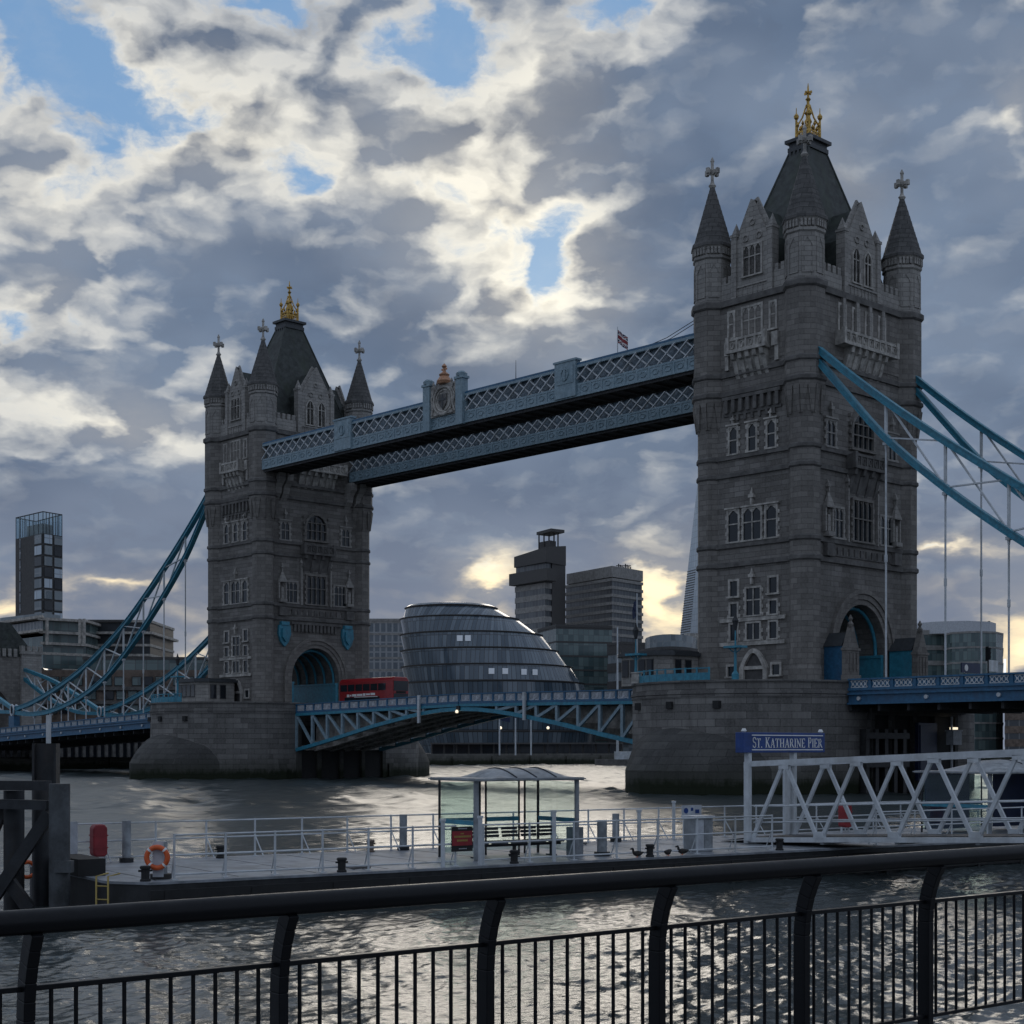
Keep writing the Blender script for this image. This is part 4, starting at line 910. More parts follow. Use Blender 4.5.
# ================================================================== high-level walkways
plain('grey_lining', (.17, .22, .26), .4, var=.2, scale=.8)
def walkway(yc, label, near):
    t = thing('high_walkway', label, 'walkway', (0, yc, 38), 0, 'high walkways between the towers')
    X0, X1 = -34.6, 35.4; y0, y1 = yc-1.75, yc+1.75; zb = 38.35; c = lambda x: .0
    m = MB().box(X0, y0+.1, zb, X1, y1-.1, zb+.25)
    for k in range(36): x = lerp(X0+.4, X1-.4, k/35); m.box(x-.1, y0+.12, zb-.22, x+.1, y1-.12, zb)
    for y in (y0+.12, y1-.12): m.box(X0, y-.1, zb-.3, X1, y+.1, zb)
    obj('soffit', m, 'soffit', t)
    m = MB().box(X0, y0-.12, 41.45, X1, y1+.12, 41.62); m.box(X0, y0+.1, 41.62, X1, y1-.1, 41.75)
    obj('roof', m, 'blue_deep', t)
    obj('inner_wall', MB().box(X0, y0+.35, zb+.25, X1, y0+.42, 41.45).box(X0, y1-.42, zb+.25, X1, y1-.35, 41.45), 'grey_lining', t)
    py = [(-18.0, 1.6), (18.4, 1.45)] if near else []
    for s, y in ((-1, y0), (1, y1)):
        m = MB().box(X0, y-.14, 39.42, X1, y+.14, 39.62); m.box(X0, y-.10, zb+.15, X1, y+.10, 39.42); m.box(X0, y-.2, zb-.02, X1, y+.2, zb+.15); m.box(X0, y-.15, 41.2, X1, y+.15, 41.45)
        for k in range(47):
            x = lerp(X0, X1, k/46); m.box(x-.09, y-.16, zb+.15, x+.09, y+.16, 39.42)
            if k < 46:
                xc = lerp(X0, X1, (k+.5)/46); m.tube([(xc+.42*math.cos(R(60*i)), y+s*.11, 38.98+.26*math.sin(R(60*i))) for i in range(6)], .06, 4, closed=True)
        ch = obj('parapet_band', m, 'blue_pale', t)
        la = MB(); n = 44
        for k in range(n):
            a = lerp(X0, X1, k/n); b = lerp(X0, X1, (k+1)/n)
            for lo, hi in ((39.6, 41.25), (41.25, 39.6)):
                la.beam((a-.25, y+(.05 if lo < hi else -.05)*s, lo), (b+.25, y+(.05 if lo < hi else -.05)*s, hi), .10, .25, up=(0, 1, 0))
        obj('lattice', la, 'white_steel', t)
        for xc, h in py:
            pl = MB().box(xc-h, y-.34, zb+.1, xc+h, y+.34, 41.95); pl.box(xc-h-.15, y-.42, 41.95, xc+h+.15, y+.42, 42.15)
            pl.box(xc-h+.3, y+s*.34, 39.8, xc+h-.3, y+s*.39, 41.6)
            pl.tube([(xc+.5*math.cos(R(40*i)), y+s*.42, 40.7+.6*math.sin(R(40*i))) for i in range(9)], .08, 4, closed=True); pl.box(xc-.12, y+s*.39, 40.1, xc+.12, y+s*.46, 41.3)
            obj('pylon_panel', pl, 'blue_pale', t)
    if near:                                          # coat of arms in the middle
        y = y0
        for x in (-2.7, 2.7):
            m = MB().box(x-.55, y-.5, zb-.1, x+.55, y+.3, 43.1); m.box(x-.7, y-.6, 43.1, x+.7, y+.4, 43.35); m.lathe([(.6, 43.35), (.62, 43.7), (.35, 43.9)], x, y-.1, 8); obj('crest_pillar', m, 'blue_pale', t)
        m = MB().box(-2.15, y-.3, 39.6, 2.15, y-.05, 43.0)
        for k in range(7): m.lathe([(.10, 43.0), (.16, 43.2), (.03, 43.5)], -1.8+k*.6, y-.18, 6)
        cp = obj('crest_panel', m, 'pale_stone', t)
        m = MB()
        m.tube([(1.55*math.cos(R(20*i)), y-.36, 41.2+1.5*math.sin(R(20*i))) for i in range(18)], .16, 6, closed=True)
        m.tube([(1.2*math.cos(R(30*i)), y-.34, 41.2+1.15*math.sin(R(30*i))) for i in range(12)], .09, 5, closed=True)
        m.box(-1.6, y-.46, 39.7, 1.6, y-.3, 40.0)
        for s in (-1, 1): m.tube([(s*1.9, y-.36, 39.8), (s*1.6, y-.4, 40.6), (s*1.9, y-.4, 41.6), (s*1.4, y-.38, 42.4), (s*1.7, y-.36, 42.8)], .12, 5)
        obj('wreath', m, 'pale_stone', cp)
        m = MB().ext([(-.62, y-.34, 41.9), (.62, y-.34, 41.9), (.66, y-.34, 41.0), (0, y-.34, 40.2), (-.66, y-.34, 41.0)], (0, -.14, 0)); obj('shield', m, 'course_stone', cp)
        m = MB().box(-.09, y-.52, 40.35, .09, y-.47, 41.9); m.box(-.62, y-.525, 41.2, .62, y-.475, 41.4); obj('shield_cross', m, 'lead', cp)
        m = MB().lathe([(.75, 43.0), (.85, 43.3), (.5, 43.8), (.6, 44.0), (.2, 44.3), (.16, 44.7), (.3, 44.9), (.05, 45.2)], 0, y-.2, 10); m.box(-.42, y-.27, 44.5, .42, y-.13, 44.68)
        plain('copper_gold', (.50, .27, .16), .45, metal=.4); obj('crest_finial', m, 'copper_gold', cp)
    return t
walkway(-6.75, 'nearer high walkway with coat of arms at its middle and white lattice sides', True)
walkway(6.75, 'rear high walkway, mostly hidden, with dark underside below the nearer one', False)
t = thing('flag', 'small red white and blue flag on a pole above the high walkway', 'flag', (24.9, -8.2, 41.7), 0)
obj('pole', MB().cyl((24.9, -8.2, 41.7), (24.9, -8.2, 44.3), .05, .03, 6), 'white_steel', t)
fl = MB(); NU, NV = 24, 14
def flagpt(i, j):
    u = i/NU; v = j/NV; return (24.9+u*1.25, -8.2+.16*math.sin(u*7), 42.75+v*1.25-u*1.0-.10*u*math.sin(u*6))
for i in range(NU):
    for j in range(NV):
        u = (i+.5)/NU*2-1; v = (j+.5)/NV*2-1
        d = min(abs(u-v), abs(u+v))/1.41
        fl.mi = 1 if (abs(u) < .2 or abs(v) < .26) else 2 if (abs(u) < .28 or abs(v) < .4) else 1 if d < .08 else 2 if d < .15 else 0
        fl.add([flagpt(i, j), flagpt(i+1, j), flagpt(i+1, j+1), flagpt(i, j+1)], [(0, 1, 2, 3)])
obj('cloth', fl, ['navy', 'red', 'letter_white'], t)
single('aerial', MB().cyl((9.2, -6.8, 41.74), (9.2, -6.8, 44.2), .05, .02, 6), 'dark_steel', 'thin aerial on the roof of the nearer high walkway', 'aerial', at=(9.2, -6.8, 41.74))
m = MB()
for d in (0, .5): m.tube([(35.2, -8.0+d, 43.3), (31, -8.0+d, 42.1), (28, -8.0+d, 41.7)], .035, 5)
single('cable', m, 'dark_steel', 'two dark stay cables from the nearer tower to the walkway roof', 'cable', at=(35.2, -8, 43))

# ================================================================== suspension chains
UP = [(0, 37.9), (3, 35.3), (7, 32.1), (12.5, 28.05), (18.9, 23.7), (23.5, 20.9), (29, 18.1), (35.3, 15.4), (41, 13.5), (46.4, 12.0), (52, 10.7), (57.6, 9.9)]
LO = [(0, 36.9), (3, 33.4), (6.5, 29.5), (12, 24.7), (17.6, 20.5), (23.5, 16.6), (29, 13.6), (35.3, 11.4), (41, 10.1), (46.4, 9.3), (52, 9.1), (57.6, 9.5)]
def smooth(pts, x):      # Catmull-Rom through the measured points
    for i in range(len(pts)-1):
        if x <= pts[i+1][0]+1e-9:
            p0 = pts[max(i-1, 0)]; p1 = pts[i]; p2 = pts[i+1]; p3 = pts[min(i+2, len(pts)-1)]
            t = (x-p1[0])/(p2[0]-p1[0]); m1 = (p2[1]-p0[1])/(p2[0]-p0[0])*(p2[0]-p1[0]); m2 = (p3[1]-p1[1])/(p3[0]-p1[0])*(p2[0]-p1[0])
            return (2*t**3-3*t*t+1)*p1[1]+(t**3-2*t*t+t)*m1+(-2*t**3+3*t*t)*p2[1]+(t**3-t*t)*m2
    return pts[-1][1]
def chain(sg, y, label, zrail):
    t = thing('suspension_chain', label, 'suspension chain', (sg*47.8, y, 37), 0, 'suspension chains')
    X = lambda d: sg*(47.75+d)
    ds = [57.6*i/46 for i in range(47)]
    for nm, cv in (('upper_chord', UP), ('lower_chord', LO)):
        m = MB(); e = MB()
        for a, b in zip(ds, ds[1:]):
            p, q = (X(a), y, smooth(cv, a)), (X(b), y, smooth(cv, b)); m.beam(p, q, .46, .50)
            m.beam((p[0], y, p[2]+.29), (q[0], y, q[2]+.29), .66, .09); m.beam((p[0], y, p[2]-.29), (q[0], y, q[2]-.29), .66, .09)
        obj(nm, m, 'blue_mid', t)
    web = MB(); n = 0; hs = [6.64+5.5*k for k in range(9)]
    for i, d in enumerate(hs):
        zu, zl = smooth(UP, d), smooth(LO, d); web.beam((X(d), y, zl), (X(d), y, zu), .2, .2)
        e = hs[i+1] if i+1 < len(hs) else 55.5
        for ya, (a, b) in ((.1, (smooth(UP, d), smooth(LO, e))), (-.1, (smooth(LO, d), smooth(UP, e)))):
            web.beam((X(d), y+ya, a), (X(e), y+ya, b), .12, .2, up=(0, 1, 0))
    obj('lattice_web', web, 'white_steel', t)
    for d in hs:
        zl = smooth(LO, d); zr = zrail(X(d))
        if zl-zr < .5: continue
        h = MB().cyl((X(d), y, zl), (X(d), y, zr), .085, .085, 8); h.cyl((X(d), y, zl-.3), (X(d), y, zl-.95), .17, .1, 8); h.box(X(d)-.2, y-.2, zl-.6, X(d)+.2, y+.2, zl-.35)
        mid = (zl+zr)/2
        if zl-zr > 8: h.cyl((X(d), y, mid-.3), (X(d), y, mid+.3), .13, .13, 8)
        obj('hanger', h, 'white_steel', t)
    # pinned joint and the short back chain to the abutment
    j = MB(); xj = X(57.6)
    for s in (-1, 1): j.tube([(xj+.62*math.cos(R(30*i)), y+s*.34, 9.75+.85*math.sin(R(30*i))) for i in range(12)], .16, 6, closed=True)
    jo = obj('joint_ring', j, 'white_steel', t); obj('joint_pin', MB().cyl((xj, y-.3, 9.75), (xj, y+.3, 9.75), .8, .8, 14), 'blue_deep', jo)
    obj('joint_pedestal', MB().box(xj-.9, y-.5, zrail(xj)-1.5, xj+.9, y+.5, 8.9), 'blue_deep', jo)
    u2 = [(0, 9.9), (8, 12.6), (16, 15.2), (24, 17.0), (31, 18.4)]; l2 = [(0, 9.5), (8, 9.9), (16, 11.7), (24, 14.6), (31, 17.5)]
    dd = [31*i/20 for i in range(21)]
    for nm, cv in (('back_chain_upper', u2), ('back_chain_lower', l2)):
        m = MB()
        for a, b in zip(dd, dd[1:]): m.beam((X(57.6+a), y, smooth(cv, a)), (X(57.6+b), y, smooth(cv, b)), .6, .55)
        obj(nm, m, 'blue_mid', t)
    web = MB(); hs = [4, 9, 14, 19, 24, 28]
    for a, b in zip(hs, hs[1:]):
        web.beam((X(57.6+a), y, smooth(l2, a)), (X(57.6+a), y, smooth(u2, a)), .18, .18)
        web.beam((X(57.6+a), y+.1, smooth(u2, a)), (X(57.6+b), y+.1, smooth(l2, b)), .12, .18, up=(0, 1, 0)); web.beam((X(57.6+a), y-.1, smooth(l2, a)), (X(57.6+b), y-.1, smooth(u2, b)), .12, .18, up=(0, 1, 0))
    obj('back_lattice', web, 'white_steel', t)
    for d in (9, 14, 19, 24): obj('hanger', MB().cyl((X(57.6+d), y, smooth(l2, d)), (X(57.6+d), y, zrail(X(57.6+d))), .08, .08, 8), 'white_steel', t)
zn = lambda x: 9.5
chain(1, -7.56, 'front blue suspension chain curving down in front of the nearer tower', zn)
chain(1, 7.56, 'rear blue suspension chain emerging from behind the nearer tower', zn)
chain(-1, -7.56, 'front blue suspension chain swooping down from the farther tower to a white ring', zdeck_s)
chain(-1, 7.56, 'rear blue suspension chain of the farther tower, seen low behind the front one', zdeck_s)

# ================================================================== far abutment tower
t = thing('abutment_tower', 'stone abutment gateway cut by the left edge, where the far chains end', 'gatehouse', (-137, 0, 2))
m = MB(); pr = [(-10.5, 0), (-5.2, 0), (-5.2, 9.5)]+[(y, z) for y, z in reversed(arc(0, 9.5, 5.2, 4, 176, 12, 5.4))]+[(5.2, 9.5), (5.2, 0), (10.5, 0), (10.5, 20), (-10.5, 20)]
m.ext([(-142, y, z) for y, z in pr], (8.5, 0, 0)); obj('wall', m, 'turret_stone', t)
for y in (-8.8, 8.8):
    m = MB().box(-143, y-1.9, 2, -133.0, y+1.9, 20.5)
    m.box(-143.2, y-2.1, 20.5, -132.8, y+2.1, 21.1)
    for k in range(4): m.box(-133.3, y-2.0+k*1.1, 21.1, -132.8, y-1.3+k*1.1, 22.0)
    for k in range(7): m.box(-143.1+k*1.5, y-2.1, 21.1, -142.3+k*1.5, y-1.6, 22.0)
    obj('buttress_tower', m, 'upper_stone', t)
m = MB().ext([(-142.5, -10.0, 20.0), (-142.5, 10.0, 20.0), (-142.5, 5.0, 26.0), (-142.5, -5.0, 26.0)], (9, 0, 0)); obj('roof', m, 'slate', t)
m = MB()
for k in range(12): m.box(-133.55, -6.0+k*1.05, 20.0, -133.1, -5.4+k*1.05, 21.4)
obj('battlement', m, 'upper_stone', t)
m = MB().box(-220, -11, 2.2, -134.2, -9, 6.0).box(-220, 9, 2.2, -134.2, 11, 6.0).box(-220, -9, 2.2, -134.2, 9, 4.7)
single('approach_viaduct', m, 'brown_brick', 'low brick approach viaduct behind the far abutment gateway', 'viaduct', at=(-170, 0, 2.2))

# ================================================================== bus
def bus():
    L_, Wd, H = 10.9, 2.5, 4.35; x0 = -32.0; y0 = 1.2; z0 = 8.20
    t = thing('double_decker_bus', 'red double-decker bus crossing the far half of the bridge', 'bus', (x0+L_/2, y0+Wd/2, z0))
    m = MB(); sec = [(y0, z0+.35), (y0+Wd, z0+.35), (y0+Wd, z0+H-.35), (y0+Wd-.3, z0+H), (y0+.3, z0+H), (y0, z0+H-.35)]
    m.ext([(x0, y, z) for y, z in sec], (L_, 0, 0)); obj('body', m, 'bus_red', t, bevel=.12)
    m = MB()
    for z, h in ((z0+2.75, .85),): m.box(x0+.3, y0-.02, z, x0+L_-1.4, y0+.02, z+h)
    up = obj('upper_windows', m, 'window_glass', t)
    m = MB()
    for k in range(1, 6): x = x0+.3+k*1.53; m.box(x-.06, y0-.035, z0+2.75, x+.06, y0-.018, z0+3.6)
    obj('window_bar', m, 'bus_red', up)
    obj('lower_windows', MB().box(x0+1.2, y0-.02, z0+1.1, x0+L_-2.6, y0+.02, z0+2.0), 'window_glass', t)
    obj('door', MB().box(x0+L_-1.7, y0-.02, z0+.5, x0+L_-.9, y0+.02, z0+2.2), 'bus_red', t)
    obj('windscreen', MB().box(x0+L_-.06, y0+.12, z0+1.0, x0+L_+.03, y0+Wd-.12, z0+2.3), 'window_glass', t)
    obj('upper_windscreen', MB().box(x0+L_-.06, y0+.12, z0+2.65, x0+L_+.03, y0+Wd-.12, z0+3.85), 'window_glass', t)
    obj('destination_blind', MB().box(x0+L_-.02, y0+.5, z0+2.34, x0+L_+.04, y0+Wd-.5, z0+2.6), 'rubber', t)
    for y in (.3, Wd-.5): obj('headlight', MB().box(x0+L_, y0+y, z0+.6, x0+L_+.06, y0+y+.3, z0+.8), 'letter_white', t)
    m = MB(); x = x0+1.7
    for k, (w_, h) in enumerate(((.5, .34), (.3, .2), (.9, .3), (1.1, .26), (.5, .32), (.8, .22), (.9, .28))): m.box(x, y0-.03, z0+2.2-h/2+.02*k, x+w_, y0-.021, z0+2.2+h/2+.02*k); x += w_+.12
    m.box(x0+3.2, y0-.03, z0+1.96, x0+7.9, y0-.021, z0+2.04)
    obj('advert_strip', m, 'letter_white', t)
    for x in (x0+2.4, x0+L_-2.3):
        for y in (y0-.02, y0+Wd-.28):
            w = obj('wheel', MB().cyl((x, y, z0+.5), (x, y+.3, z0+.5), .5, .5, 16), 'rubber', t); obj('rim', MB().cyl((x, y-.03, z0+.5), (x, y+.02, z0+.5), .28, .28, 12), 'paper_grey', w)
bus()
# ================================================================== road furniture on the near approach
def traffic_light(x, y, rot, label):
    t = thing('traffic_light', label, 'traffic light', (x, y, 8.45), rot, 'traffic lights on the bridge', local=True)
    obj('post', MB().cyl((0, 0, 0), (0, 0, 2.9), .06), 'dark_steel', t)
    h = obj('signal_head', MB().box(-.17, -.12, 2.4, .17, .12, 3.35).box(-.24, .09, 2.3, .24, .11, 3.45), 'black_paint', t)
    m = MB()
    for z in (2.55, 2.87, 3.19): m.tube([(.11*math.cos(R(k)), -.12-.12*max(0, math.sin(R(k))), z+.13*math.sin(R(k))) for k in range(0, 181, 30)], .03, 4)
    obj('visor', m, 'black_paint', h)
traffic_light(62.3, -5.2, R(150), 'black traffic light before the green glass building across the near approach span')
traffic_light(71.2, -5.0, R(150), 'black traffic light at the right edge against the yellow sky')
single('banner_post', MB().cyl((55.4, 6.9, 8.45), (55.4, 6.9, 12.2), .07).box(55.35, 6.95, 10.6, 55.45, 8.6, 11.6), 'white_steel', 'white post with a flat panel on the near approach, beside the tower', 'post', at=(55.4, 6.9, 8.45))
t = thing('bridge_sign', 'small dark blue sign with white disc beside the nearer tower', 'sign', (52.5, 8.2, 8.45))
obj('post', MB().cyl((52.5, 8.2, 8.45), (52.5, 8.2, 10.6), .06).cyl((52.5, 9.8, 8.45), (52.5, 9.8, 10.6), .06), 'white_steel', t)
p = obj('panel', MB().box(52.55, 7.2, 10.6, 52.65, 10.4, 11.5), 'navy', t)
obj('disc', MB().cyl((52.651, 8.0, 11.05), (52.67, 8.0, 11.05), .3, .3, 14), 'letter_white', p)
m = MB().cyl((57.2, 6.6, 8.45), (57.2, 6.6, 11.6), .10)
single('light_tube', m, 'tube_white', 'slim glowing white light column on the near approach by the tower', 'lamp', at=(57.2, 6.6, 8.45))

# ================================================================== the far bank
CX, CY = 125.63, -116.89
def site(px, dist):                 # a point on the map: bearing (as 1/1539ths right of the axis) and distance along the axis
    r = (px-512)/1539*dist
    return (CX+FX*dist+RX*r, CY+FY*dist+RY*r)
def hgt(py, dist): return 3.8+(748.2-py)*dist/1539
def grow(plan, d):
    c = (sum(p[0] for p in plan)/len(plan), sum(p[1] for p in plan)/len(plan)); out = []
    for x, y in plan:
        v = Vector((x-c[0], y-c[1])); l = v.length; out.append((c[0]+v.x*(l+d)/l, c[1]+v.y*(l+d)/l))
    return out
def storeys(t, plan, z0, z1, n, wall, glass, frac=.6, out=.35, roof=.8, roofmat=None, lit=()):
    h = (z1-z0)/n; m = MB()
    for k in range(n):
        za = z0+k*h; obj('window_band', MB().prism(plan, za, za+h*frac), glass, t); m.prism(grow(plan, out), za+h*frac, za+h)
    obj('wall', m, wall, t)
    if roof: obj('roof', MB().prism(grow(plan, out+.15), z1, z1+roof), roofmat or wall, t)

# ---- glass egg-shaped hall
DH = 430
def ring(y):
    xl = interp(y, [(603, 426), (606, 409), (610, 402), (614, 400.5), (620, 400.5), (640, 400.5), (663, 401.5), (690, 403.5), (730, 408), (752, 414)])
    xr = interp(y, [(603, 478), (606, 492), (612, 507), (618, 517), (637, 545), (662, 568), (690, 589), (730, 596), (752, 597)])
    c = site((xl+xr)/2, DH+22); return c[0], c[1], (xr-xl)/2*(DH+22)/1539, hgt(y, DH+22)
t = NT('egg_glass'); c0 = ring(690)
p = t.sep(t.pos()); ang = t.math('ARCTAN2', t.math('SUBTRACT', p[1], c0[1]), t.math('SUBTRACT', p[0], c0[0]))
cb_ = t.n('ShaderNodeCombineXYZ'); t.l(t.math('MULTIPLY', ang, 24.0), cb_.inputs[0]); t.l(p[2], cb_.inputs[1])
br = t.n('ShaderNodeTexBrick', offset=0); t.l(cb_.outputs[0], br.inputs[0])
br.inputs['Color1'].default_value = (.045, .072, .10, 1); br.inputs['Color2'].default_value = (.16, .20, .235, 1); br.inputs['Mortar'].default_value = (.025, .027, .03, 1)
br.inputs['Scale'].default_value = 1; br.inputs['Brick Width'].default_value = 1.25; br.inputs['Row Height'].default_value = 4.46; br.inputs['Mortar Size'].default_value = .07; br.inputs['Mortar Smooth'].default_value = 0
t.l(br.outputs[0], t.b.inputs['Base Color']); t.b.inputs['Roughness'].default_value = .14; t.b.inputs['Specular IOR Level'].default_value = .75; MAT['egg_glass'] = t.m
c = ring(752)
hall = thing('round_glass_hall', 'leaning egg-shaped glass hall with dark floor ledges, behind the bascule bridge', 'building', (c[0], c[1], 2.2))
ys = [752, 731, 715, 699, 683, 667, 651, 635, 619, 608]
def egg(mb, r0, z0, c0, r1, z1, c1, n=64):
    a = [(c0[0]+r0*math.cos(2*math.pi*i/n), c0[1]+r0*math.sin(2*math.pi*i/n), z0) for i in range(n)]; b = [(c1[0]+r1*math.cos(2*math.pi*i/n), c1[1]+r1*math.sin(2*math.pi*i/n), z1) for i in range(n)]
    s0 = mb.sm; mb.sm = True; mb.add(a+b, [(i, (i+1) % n, n+(i+1) % n, n+i) for i in range(n)]); mb.sm = s0
for ya, yb in zip(ys, ys[1:]):
    a, b = ring(ya), ring(yb); m = MB(); egg(m, a[2]-.9, a[3]-.3, a, b[2], b[3]-.55, b); obj('glass_band', m, 'egg_glass', hall)
    l = MB(); egg(l, b[2]+.05, b[3]-.6, b, b[2]+.35, b[3]-.2, b); egg(l, b[2]+.35, b[3]-.2, b, b[2]-1.4, b[3]+.05, b); egg(l, b[2]+.05, b[3]-.6, b, b[2]-1.4, b[3]-.55, b); obj('floor_ledge', l, 'dark_cladding', hall)
m = MB(); prev = ring(608)
for y, k in ((606, 1), (604.5, .8), (603, .45), (602.3, .08)):
    q = list(ring(max(y, 603))); q[2] *= k if y < 606 else 1; q[3] = hgt(y, DH+22); egg(m, prev[2], prev[3], prev, q[2], q[3], q); prev = q
obj('roof', m, 'egg_glass', hall)
lw = MB()
for y, frs in ((643, (-.12, -.05)), (675, (.02, .12)), (675.5, (.26, .35))):
    a = ring(y)
    for f in frs[:2]:
        base = math.atan2(-FY, -FX); th = base+f*1.5; rr = a[2]-.25
        x, yy = a[0]+rr*math.cos(th), a[1]+rr*math.sin(th); tx, ty = -math.sin(th), math.cos(th)
        w = obj('lit_pane', MB().ext([(x-tx*.8, yy-ty*.8, a[3]-.9), (x+tx*.8, yy+ty*.8, a[3]-.9), (x+tx*.8, yy+ty*.8, a[3]+.7), (x-tx*.8, yy-ty*.8, a[3]+.7)], (math.cos(th)*.08, math.sin(th)*.08, 0)), 'lit_window', hall)
# ---- hospital: slim dark tower with overhang and a wide banded block
DG = 960
t = thing('hospital_tower', 'slim dark concrete high-rise with overhanging upper storey and plate on stilts', 'building', (*site(540, DG), 2), group='hospital high-rises')
pl = [site(514.5, 985), site(546, 955), site(566, 975), site(534, 1005)]
storeys(t, [site(515.5, 985), site(545, 956.5), site(559, 970), site(529, 1000)], 2, hgt(583, DG), 15, 'concrete', 'hospital_glass', .5, .5, 0)
obj('stair_shaft', MB().prism([site(552, 962), site(565.5, 974), site(556, 984), site(542, 972)], 2, hgt(560, DG)), 'dark_cladding', t)
obj('overhang', MB().prism([site(509, 983), site(547, 948), site(557, 956), site(519, 990)], hgt(582, DG), hgt(570, DG)), 'dark_cladding', t)
obj('window_band', MB().prism([site(516, 985), site(546, 958), site(562, 972), site(532, 1000)], hgt(583, DG), hgt(562, DG)), 'hospital_glass', t)
m = MB(); q = [site(514, 985), site(546, 954), site(566, 974), site(534, 1004)]; zt = [552, 548, 543, 546]
m.hexa([(x, y, hgt(563, DG)) for x, y in q]+[(x, y, hgt(z, DG)) for (x, y), z in zip(q, zt)]); obj('plant_storey', m, 'dark_cladding', t)
m = MB().prism([site(539, 985), site(550, 975), site(556, 980), site(545, 990)], hgt(548, DG), hgt(537, DG))
for x in (539, 544, 549, 554, 558): a = site(x, 980); m.cyl((*a, hgt(548, DG)), (*a, hgt(529, DG)), .5, n=6)
m.prism([site(536.5, 985), site(551, 968), site(564.5, 975), site(550, 992)], hgt(529.5, DG), hgt(526.5, DG)); obj('roof_plate', m, 'dark_cladding', t)
t = thing('hospital_block', 'wide high-rise with pale horizontal bands and roof masts', 'building', (*site(605, DG), 2), group='hospital high-rises')
storeys(t, [site(566, 1010), site(612, 965), site(642, 992), site(600, 1040)], 2, hgt(577, DG), 22, 'concrete', 'hospital_glass', .62, .9, 0)
obj('roof_storey', MB().prism([site(566.5, 1010), site(612, 964), site(643, 992), site(600, 1042)], hgt(576, DG), hgt(565, DG)), 'concrete', t)
m = MB()
for k in range(9): a = site(617+k*1.7, 985); m.cyl((*a, hgt(565, DG)), (*a, hgt(565-3-(k*7 % 4), DG)), .4, n=5)
m.beam((*site(616, 985), hgt(561, DG)), (*site(631, 985), hgt(561, DG)), .5, .5); obj('roof_mast', m, 'dark_steel', t)
# ---- the tall glass spire
DS = 1000
t = thing('glass_skyscraper', 'tapering pale glass skyscraper rising behind the nearer stone tower', 'building', (*site(724, DS), 2))
b = [site(667, 1040), site(704, 985), site(772, 1000), site(744, 1055)]; apx = [site(719.5, 1018), site(722, 1014), site(726, 1016), site(724.5, 1020)]
m = MB().hexa([(x, y, 2) for x, y in b]+[(x, y, 306) for x, y in apx]); obj('glass_shell', m, 'shard_glass', t)
m = MB()
for k in range(0, 150, 2):
    f = k/150*.40; q0 = [Vector((*b[i], 2)).lerp(Vector((*apx[i], 306)), f) for i in (0, 1)]; m.beam(q0[0]+Vector((0, 0, 0)), q0[0].lerp(q0[1], .36), .5, .5)
obj('floor_edge', m, 'dark_cladding', t)
# ---- glass offices round the hall
def block(name, label, plan, z1, n, wall, glass, z0=2.2, group='office blocks on the far bank', **k):
    c = plan[0]; t = thing(name, label, 'building', (c[0], c[1], z0), group=group); storeys(t, plan, z0, z1, n, wall, glass, **k); return t
block('office_block', 'grey gridded office block between the far tower and the glass hall', [site(368, 520), site(404, 520), site(414, 560), site(372, 560)], hgt(621, 520), 11, 'concrete', 'grey_glass', frac=.82, out=.1)
block('office_block', 'dark green-glass office block right of the egg-shaped hall', [site(538, 520), site(556, 500), site(612, 506), site(600, 545), site(545, 550)], hgt(628, 505), 9, 'dark_cladding', 'green_glass', frac=.88, out=.12)
block('office_block', 'dark balconied office block behind the nearer pier flagpole', [site(608, 470), site(622, 462), site(652, 468), site(646, 500), site(612, 500)], hgt(645, 465), 6, 'dark_cladding', 'hazy_glass', frac=.5, out=.5)
t = block('office_block', 'rounded dark pavilion roofed with a glass balustrade, above the nearer control cabin', [site(640+31*(1-math.cos(R(a))), 425-25*math.sin(R(a))) for a in range(0, 181, 18)]+[site(702, 455), site(640, 455)], hgt(652, 410), 5, 'dark_cladding', 'hazy_glass', frac=.4, out=.6)
obj('glass_balustrade', MB().prism([site(645+26*(1-math.cos(R(a))), 425-20*math.sin(R(a))) for a in range(0, 181, 18)], hgt(652, 410)+.8, hgt(635.5, 410)), 'hazy_glass', t)
obj('penthouse', MB().prism([site(684, 425), site(703, 425), site(703, 450), site(684, 450)], hgt(652, 410), hgt(629, 410)), 'pale_stone', t)
# ---- right: curved glass office beyond the near approach
DC = 600
t = thing('curved_office', 'curved green-glass office with stepped top, seen above the near approach span', 'building', (*site(960, DC), 2.2), group='office blocks on the far bank')
pl = [site(944, 600), site(952, 590), site(975, 584), site(996, 588), site(1003, 596), site(1003, 640), site(944, 640)]
storeys(t, pl, 2.2, hgt(634, DC), 8, 'concrete', 'green_glass', .88, .25, 0)
p2 = [site(905, 612), site(920, 600), site(945, 602), site(945, 640), site(905, 640)]
m = MB(); z1 = hgt(630, DC)
for k in range(8): z = lerp(2.2, z1, k/8); obj('window_band', MB().prism(p2, z, z+(z1-2.2)/8*.7), 'green_glass', t); m.prism(grow(p2, .4), z+(z1-2.2)/8*.7, z+(z1-2.2)/8)
obj('wing_wall', m, 'concrete', t)
obj('roof_storey', MB().prism([site(916, 606), site(935, 598), site(965, 594), site(990, 598), site(996, 606), site(996, 636), site(916, 636)], hgt(634, DC), hgt(622, DC)), 'paper_grey', t)
m = MB()
for x in (955, 989): a = site(x, 610); m.cyl((*a, hgt(622, DC)), (*a, hgt(619, DC)), .5, n=6)
obj('roof_vent', m, 'dark_steel', t)
